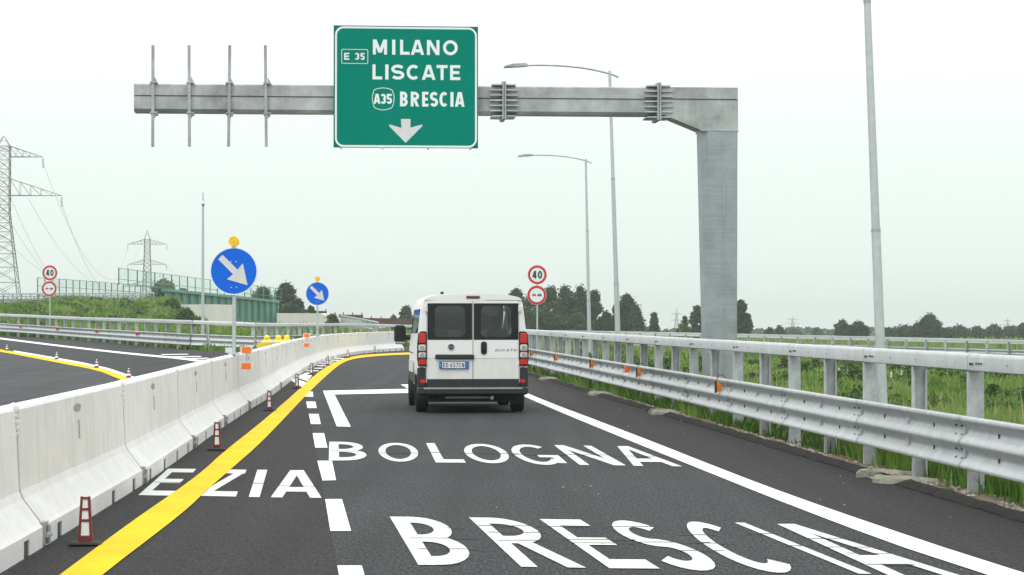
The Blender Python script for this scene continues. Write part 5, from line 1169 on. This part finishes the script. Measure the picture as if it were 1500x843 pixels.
def tree(name, lb, px, ytop, hwpx, Y, shape='round', m='leaf_dark', zb=None, grp='trees beyond the meadow', dens_=1.0, skirt=.12, trunk=True):
    TN[0] += 1; r = np.random.default_rng(100 + TN[0]); c = at(px, ytop, Y); zb = -.56 + low_z(Y) if zb is None else zb; Ht = c.z - zb; W = hwpx * Y / F
    t = thing(name, lb, 'tree' if name != 'bush' else 'bush', (c.x, c.y, zb), 0, grp)
    # billows: clumps spread through the crown, leaves around each clump
    K = int(95 * dens_) if shape != 'cone' else int(95 * dens_); cl = []
    while len(cl) < K:
        u = r.uniform(0, 1); 
        prof_ = {'round': math.sin(PI * min(1, (u * .93 + .07)) ** .8) ** .6, 'cone': (1 - u) ** .75 * min(1, u * 6 + .3), 'column': min(1, u * 5 + .35) * (1 - u ** 4) ** .7, 'bush': math.sqrt(max(0, 1 - u * u * .98))}[shape]
        a = r.uniform(0, 2 * PI); q = r.uniform(.25, 1) ** .5 * prof_ * (.93 + .42 * noise.noise(V((math.cos(a) * 1.4, math.sin(a) * 1.4 + TN[0], u * 5)))) * r.uniform(.8, 1.1); cl.append((math.cos(a) * q * W * .88, math.sin(a) * q * W * .88, Ht * (skirt + (1 - skirt) * u * .95)))
    cl = np.array(cl); cr_ = (W * r.uniform(.07, .25, K) if shape != 'cone' else W * r.uniform(.10, .22, K)) + .12
    n = int(9000 * dens_); idx = r.integers(0, K, n); d = r.normal(size=(n, 3)); d /= np.linalg.norm(d, axis=1)[:, None]; rad = r.uniform(.3, 1, n) ** .4
    P = cl[idx] + d * (cr_[idx] * rad)[:, None] * np.array([1, 1, .8]); P[:, 2] = np.clip(P[:, 2], .02, None)
    # stray tips give a ragged outline
    k2 = n // 7; P[:k2] += d[:k2] * (cr_[idx[:k2]] * r.uniform(.2, 1.1, k2))[:, None]
    sz = np.full(n, max(.10, 1.0 * Y / F / .68)) * r.uniform(.7, 1.5, n)
    tone = r.uniform(-.12, .42, K); o = leafmesh('crown', P, sz, M[m], t, 200 + TN[0], tone[idx] + r.uniform(0, .12))
    if trunk:
        b = MB(); b.tube((0, 0, -.5), (0, 0, Ht * .55), Ht * .025, Ht * .013, 8)
        for i in range(6): q = cl[r.integers(0, K)]; b.tube((0, 0, Ht * r.uniform(.2, .5)), tuple(q), Ht * .010, Ht * .004, 5)
        b.build('trunk', M['bark'], t)
    return t
G1 = 'trees beyond the meadow'
TR = [ # px, ytop, halfwidth, Y, shape, mat, label, density
 (757, 423, 20, 430, 'round', 'leaf_dark', 'dark tree showing above the right roof corner of the van', 1.1), (783, 427, 24, 420, 'round', 'leaf_mid', 'mid green tree right behind the 40 sign post', 1.2),
 (806, 421, 24, 425, 'round', 'leaf_mid', 'tall bushy tree just right of the round signs', 1.3), (828, 419.5, 21, 440, 'round', 'leaf_dark', 'tall dark tree in the middle of the clump, left of the slim lamp post', 1.3),
 (849, 419.5, 22, 430, 'round', 'leaf_dark', 'dark dense tree left of the slim lamp post', 1.4), (870, 425, 17, 425, 'round', 'leaf_dark', 'dark tree just right of the slim lamp post', 1.2),
 (800, 455, 30, 400, 'bush', 'leaf_mid', 'broad lighter green undergrowth below the dark trees', 1.3), (845, 462, 30, 400, 'bush', 'leaf_mid', 'mid green undergrowth at the foot of the dark columnar trees', 1.2),
 (888, 458, 14, 430, 'round', 'leaf_mid', 'low loose tree filling the gap between the dark trees', .9), (903, 446, 10, 435, 'column', 'leaf_dark', 'small dark tree on the left shoulder of the tall pyramid tree', 1.0),
 (918, 431, 20, 430, 'round', 'leaf_dark', 'tall dark tree behind the long-armed lamp post', 1.5), (932, 450, 20, 425, 'cone', 'leaf_dark', 'dark conical tree sloping down to the right of the lamp post', 1.3),
 (958, 459, 10, 430, 'cone', 'leaf_mid', 'small pointed tree with a reddish patch at the right end of the dark clump', .9),
 (1003, 463.5, 6.5, 420, 'cone', 'leaf_dark', 'little dark pointed tree left of the gantry column', .7), (1000, 476, 11, 415, 'bush', 'leaf_light', 'light green bush left of the gantry column', .9),
 (1021, 448, 12, 425, 'round', 'leaf_mid', 'green tree half hidden by the gantry column on its left', 1.1), (1045, 444, 14, 430, 'round', 'leaf_dark', 'dark tree hidden behind the gantry column', .8),
 (1085, 439.5, 13, 420, 'column', 'leaf_dark', 'leafy dark tree just right of the gantry column', 1.2), (1096, 460, 7, 420, 'round', 'leaf_dark', 'small side crown right of the tree by the gantry column', .6),
 (1127, 481.5, 9, 520, 'bush', 'leaf_dark', 'low dark bush on the horizon right of the column', .6), (1143, 480, 9, 540, 'round', 'leaf_dark', 'small round bush on the horizon, second right of the column', .6), (1165, 484, 13, 800, 'bush', 'leaf_mid', 'faint low bushes under the tiny right pylon', .6), (1197, 483, 9, 760, 'round', 'leaf_mid', 'small pale round tree between the column and the round bush', .6),
 (1234, 471, 14, 470, 'round', 'leaf_mid', 'left half of the wide round bush left of the near lamp post', 1.1), (1258, 473, 15, 470, 'round', 'leaf_dark', 'right half of the wide round bush left of the near lamp post', 1.1),
 (1300, 482, 17, 520, 'bush', 'leaf_mid', 'low hedge just right of the near lamp post', .8), (1328, 479, 17, 520, 'round', 'leaf_mid', 'low rounded tree left of the tall domed tree', .9),
 (1361, 463, 19, 500, 'round', 'leaf_dark', 'tall domed dark tree at right', 1.4), (1345, 475, 14, 505, 'round', 'leaf_dark', 'left shoulder of the domed dark tree', .9), (1385, 483, 14, 505, 'bush', 'leaf_mid', 'low tree right of the domed dark tree', .8),
 (1406, 479, 15, 560, 'round', 'leaf_mid', 'loose green tree at right beyond the domed one', .9), (1432, 480.5, 14, 580, 'round', 'leaf_mid', 'grey-green hedge tree second beyond the domed tree', .8), (1456, 478, 15, 570, 'round', 'leaf_mid', 'rounded hedge tree near the right picture edge', .9), (1480, 480, 13, 590, 'round', 'leaf_mid', 'hedge tree second from the right picture edge', .8), (1498, 475, 9, 560, 'column', 'leaf_dark', 'darker upright tree at the right picture edge', .8), (1530, 474, 18, 560, 'round', 'leaf_mid', 'green tree just outside the right picture edge', .8)]
for px, yt_, hwp, Y, sh_, mm, lb, dn in TR: tree('bush' if 'bush' in lb and 'tree' not in lb else 'tree', lb, px, yt_, hwp, Y, sh_, mm, None, G1, dn)
G2 = 'trees around the green bridge'
TL_ = [(240, 411, 22, 320, 'round', 'leaf_light', 'light green tree behind the left end of the bridge panels', 3.6, 1.3), (268, 424, 12, 320, 'round', 'leaf_mid', 'smaller tree behind the bridge panels, right of the light green one', 3.6, .8), (222, 432, 9, 300, 'bush', 'leaf_mid', 'bush at the left end of the green bridge', 3.7, .7),
 (418, 415.5, 23, 400, 'round', 'leaf_dark', 'big dark tree behind the right end of the green bridge', 0, 1.5), (437, 438, 13, 400, 'round', 'leaf_dark', 'dark tree shoulder above the right abutment', 0, 1), (385, 423, 20, 380, 'bush', 'leaf_mid', 'green bushes seen through the bridge panels', 2.0, 1.2),
 (425, 448, 20, 352, 'bush', 'leaf_mid', 'shrubs growing on top of the right abutment', 0, 1.1), (456, 449, 7, 352, 'round', 'leaf_mid', 'small shrub above the right abutment beside the blue sign', 0, .6),
 (487, 461.5, 11, 330, 'bush', 'leaf_light', 'grassy bush between the abutment and the rusty girders', 0, .9), (594, 449.5, 12, 480, 'round', 'leaf_dark', 'tree rising behind the rusty girders next to the van', -2, 1.1), (577, 463, 9, 480, 'round', 'leaf_mid', 'pale small tree left of the tree next to the van', -2, .6), (630, 455, 25, 480, 'round', 'leaf_dark', 'tree hidden behind the upper body of the van', -2, .8),
 (252, 440, 12, 262, 'bush', 'leaf_light', 'shrub on the embankment slope by the near abutment', 3.0, .9), (272, 454, 14, 250, 'bush', 'leaf_light', 'tall weeds covering the lower edge of the near abutment', 1.2, .9), (291, 466, 12, 245, 'bush', 'leaf_light', 'light weeds in front of the near abutment', .3, .8)]
for px, yt_, hwp, Y, sh_, mm, lb, zb_, dn in TL_: tree('bush' if any(k in lb for k in ('bush', 'shrub', 'weeds')) else 'tree', lb, px, yt_, hwp, Y, sh_, mm, zb_, G2, dn)
# far tree line on the horizon: reads as one mass
r = np.random.default_rng(5); n = 26000; px = r.uniform(-400, 2000, n); Y = r.uniform(900, 1300, n); hgt = np.array([3.5 + 2.2 * noise.noise(V((p * .02, 1, 0))) + 1.5 * noise.noise(V((p * .11, 4, 0))) for p in px]); C = np.stack([(px - CX) / F * Y, Y, np.array([low_z(q) for q in Y]) - .56 + np.clip(hgt, .8, None) * r.uniform(0, 1, n) ** .8], 1)
tag(leafmesh('far_woodland', C, np.full(n, .8), M['leaf_mid'], None, 9), 'hazy low line of distant woodland along the horizon', None, None, 'stuff')
# grass
def grass(name, n, fn, hh, ww, m, lb, seed):
    r = np.random.default_rng(seed); X, Yv = fn(r, n); Z = np.array([h(a, c) for a, c in zip(X, Yv)]); n = len(X); dry = r.uniform(0, 1, n) > .978
    big = np.array([noise.noise(V((a * .35, c * .2, 2))) + .6 * noise.noise(V((a * 1.3, c * .6, 8))) for a, c in zip(X, Yv)])
    H_ = hh(X, Yv, r) * (1 + .9 * big) * np.where(dry, 1.35, 1) ; W_ = ww(X, Yv, r); a = r.uniform(0, 2 * PI, n); ln = r.uniform(.1, .5, n) * H_; dx, dy = np.cos(a), np.sin(a); wx, wy = np.cos(a + 1.57 + r.uniform(-.6, .6, n)), np.sin(a + 1.57)
    wx = np.abs(wx) * .6 + .4
    B = np.stack([X, Yv, Z - .03], 1); Wv = np.stack([wx * W_, wy * W_ * .5, 0 * W_], 1); T = np.stack([dx * ln, dy * ln, H_], 1); Md = np.stack([dx * ln * .3, dy * ln * .3, H_ * .55], 1)
    vs = np.stack([B - Wv, B + Wv, B + Md + Wv * .75, B + T, B + Md - Wv * .75], 1).reshape(-1, 3)
    me = bpy.data.meshes.new(name); me.vertices.add(5 * n); me.vertices.foreach_set('co', vs.ravel()); me.loops.add(5 * n); me.loops.foreach_set('vertex_index', np.arange(5 * n)); me.polygons.add(n); me.polygons.foreach_set('loop_start', np.arange(n) * 5); me.polygons.foreach_set('loop_total', np.full(n, 5))
    at_ = me.attributes.new('rnd', 'FLOAT', 'FACE'); at_.data.foreach_set('value', np.where(dry, 1.0, np.clip(.42 + big * .8 + r.normal(0, .2, n), 0, .9)).astype(np.float32)); me.materials.append(M[m]); me.update()
    o = bpy.data.objects.new(name, me); COL.objects.link(o); return tag(o, lb, None, None, 'stuff')
def near_fn(r, n):
    Y = 9 + 82 * r.uniform(0, 1, n) ** 1.5; s = .16 + 2.6 * r.uniform(0, 1, n); s = np.where(r.uniform(0, 1, n) < .6, s * .55 + .05, s); k = np.array([rail_x(y) for y in Y]) - .4
    keep = (s > .28 + .55 * (Y < 34) * (r.uniform(0, 1, n) ** .7) * np.clip((34 - Y) / 10, 0, 1)); return (k + s)[keep], Y[keep]
grass('verge_grass', 95000, near_fn, lambda X, Y, r: r.uniform(.10, .34, len(X)), lambda X, Y, r: .0045 + .00032 * Y, 'grass', 'long green grass growing under and behind the right guardrail', 31)
def field_fn(r, n):
    Y = 14 + 150 * r.uniform(0, 1, n) ** 1.3; px = r.uniform(770, 1640, n); X = (px - CX) / F * Y; k = np.array([rail_x(y) for y in Y]); keep = X > k + 1.6; return X[keep], Y[keep]
grass('meadow_grass', 230000, field_fn, lambda X, Y, r: r.uniform(.16, .42, len(X)) * np.interp(Y, [20, 60, 90, 130], [1.25, 1, .7, .45]), lambda X, Y, r: .007 + .00042 * Y, 'grass_far', 'tall green meadow grass and weeds beyond the right guardrail', 32)
def back_fn(r, n):
    Y = 160 + 240 * r.uniform(0, 1, n); px = r.uniform(560, 1620, n); return (px - CX) / F * Y, Y
grass('distant_meadow_grass', 60000, back_fn, lambda X, Y, r: r.uniform(.3, .8, len(X)), lambda X, Y, r: .05 + .0004 * Y, 'grass_far', 'distant green meadow towards the trees', 33)
def emb_fn(r, n):
    px = r.uniform(-60, 420, n); lim = np.array([edge_y(p) for p in px]) + .7; Y = lim + (285 - lim) * r.uniform(0, 1, n) ** .85; return (px - CX) / F * Y, Y
grass('embankment_grass', 190000, emb_fn, lambda X, Y, r: r.uniform(.18, .62, len(X)) * np.interp(Y, [95, 150], [.5, 1]), lambda X, Y, r: .012 + .00045 * Y, 'grass', 'rough green grass covering the left embankment', 34)
def isl_fn(r, n):
    px = r.uniform(400, 760, n); lim = np.array([edge_y(p) for p in px]) + .7; Y = lim + 90 * r.uniform(0, 1, n); return (px - CX) / F * Y, Y
grass('far_verge_grass', 40000, isl_fn, lambda X, Y, r: r.uniform(.2, .6, len(X)), lambda X, Y, r: .02 + .0005 * Y, 'grass', 'green grass behind the far end of the concrete barrier', 35)
def weeds(name, n, k, fn, size, hgt, m, lb, seed):
    r = np.random.default_rng(seed); X, Yv = fn(r, k); k = len(X); rad = r.uniform(.15, .5, k) * (1 + Yv / 120); tall = hgt * r.uniform(.5, 1.5, k); z0 = np.array([h(a, c) for a, c in zip(X, Yv)]); i = r.integers(0, k, n)
    d = r.normal(size=(n, 2)) * .5; u = r.uniform(0, 1, n) ** .7; C = np.stack([X[i] + d[:, 0] * rad[i] * (1.1 - u * .6), Yv[i] + d[:, 1] * rad[i], z0[i] + tall[i] * u], 1)
    tone = r.uniform(-.2, .5, k); tag(leafmesh(name, C, size(Yv[i]) * r.uniform(.6, 1.4, n), M[m], None, seed, tone[i]), lb, None, None, 'stuff')
def wfn(r, k):
    Y = 22 + 100 * r.uniform(0, 1, k) ** 1.3; px = r.uniform(780, 1600, k); X = (px - CX) / F * Y; q = np.array([rail_x(y) for y in Y]); big = np.array([noise.noise(V((a * .25, c * .12, 5))) for a, c in zip(X, Y)]); keep = (X > q + 2.2) & (big > -.05); return X[keep], Y[keep]
weeds('meadow_weeds', 30000, 330, wfn, lambda Y: .022 + .00050 * Y, .55, 'leaf_light', 'leafy weeds growing in patches in the right meadow', 41)
def wfn2(r, k):
    px = r.uniform(-50, 330, k); Y = r.uniform(150, 280, k); X = (px - CX) / F * Y; big = np.array([noise.noise(V((a * .15, c * .06, 9))) for a, c in zip(X, Y)]); keep = big > .0; return X[keep], Y[keep]
weeds('embankment_weeds', 12000, 420, wfn2, lambda Y: .03 + .0006 * Y, .5, 'leaf_light', 'darker leafy weeds in patches on the left embankment', 42)
# white canes in the meadow
for k, (px, yb_) in enumerate(((1228, 561), (1241, 563), (1251, 563), (1305, 566), (1320, 564), (1367, 562), (1387, 566), (1446, 564), (1466, 562))):
    Yc = 78 + (k * 37 % 11) * .6; p = at(px, yb_, Yc); zb = h(p.x, p.y); o = MB().tube((0, 0, -.1), (0.02, 0, at(px, yb_ - 21, Yc).z - zb), .030, .028, 6).build('cane', M['stake'], None)
    o.location = (p.x, p.y, zb); tag(o, NEARW[k].replace('nearest', 'first') + ' thin white cane from the left standing in the meadow grass', 'cane', 'white canes in the meadow')

# ------------------------------------------------------------------ haze
hz_ = MB().box((0, 3000, 3.5), (36000, 6400, 89)).mesh('haze', None)
hm = bpy.data.materials.new('haze_air'); hm.use_nodes = True; n = hm.node_tree.nodes; n.clear(); ho = n.new('ShaderNodeOutputMaterial'); pv = n.new('ShaderNodeVolumePrincipled'); pv.inputs['Color'].default_value = (.90, .97, .93, 1); pv.inputs['Density'].default_value = .00025
hm.node_tree.links.new(pv.outputs[0], ho.inputs['Volume']); hz_.materials.append(hm)
HAZE = True
if HAZE:
    ho_ = bpy.data.objects.new('haze', hz_); COL.objects.link(ho_); ho_['kind'] = 'stuff'; ho_['label'] = 'thin pale haze over the whole landscape'
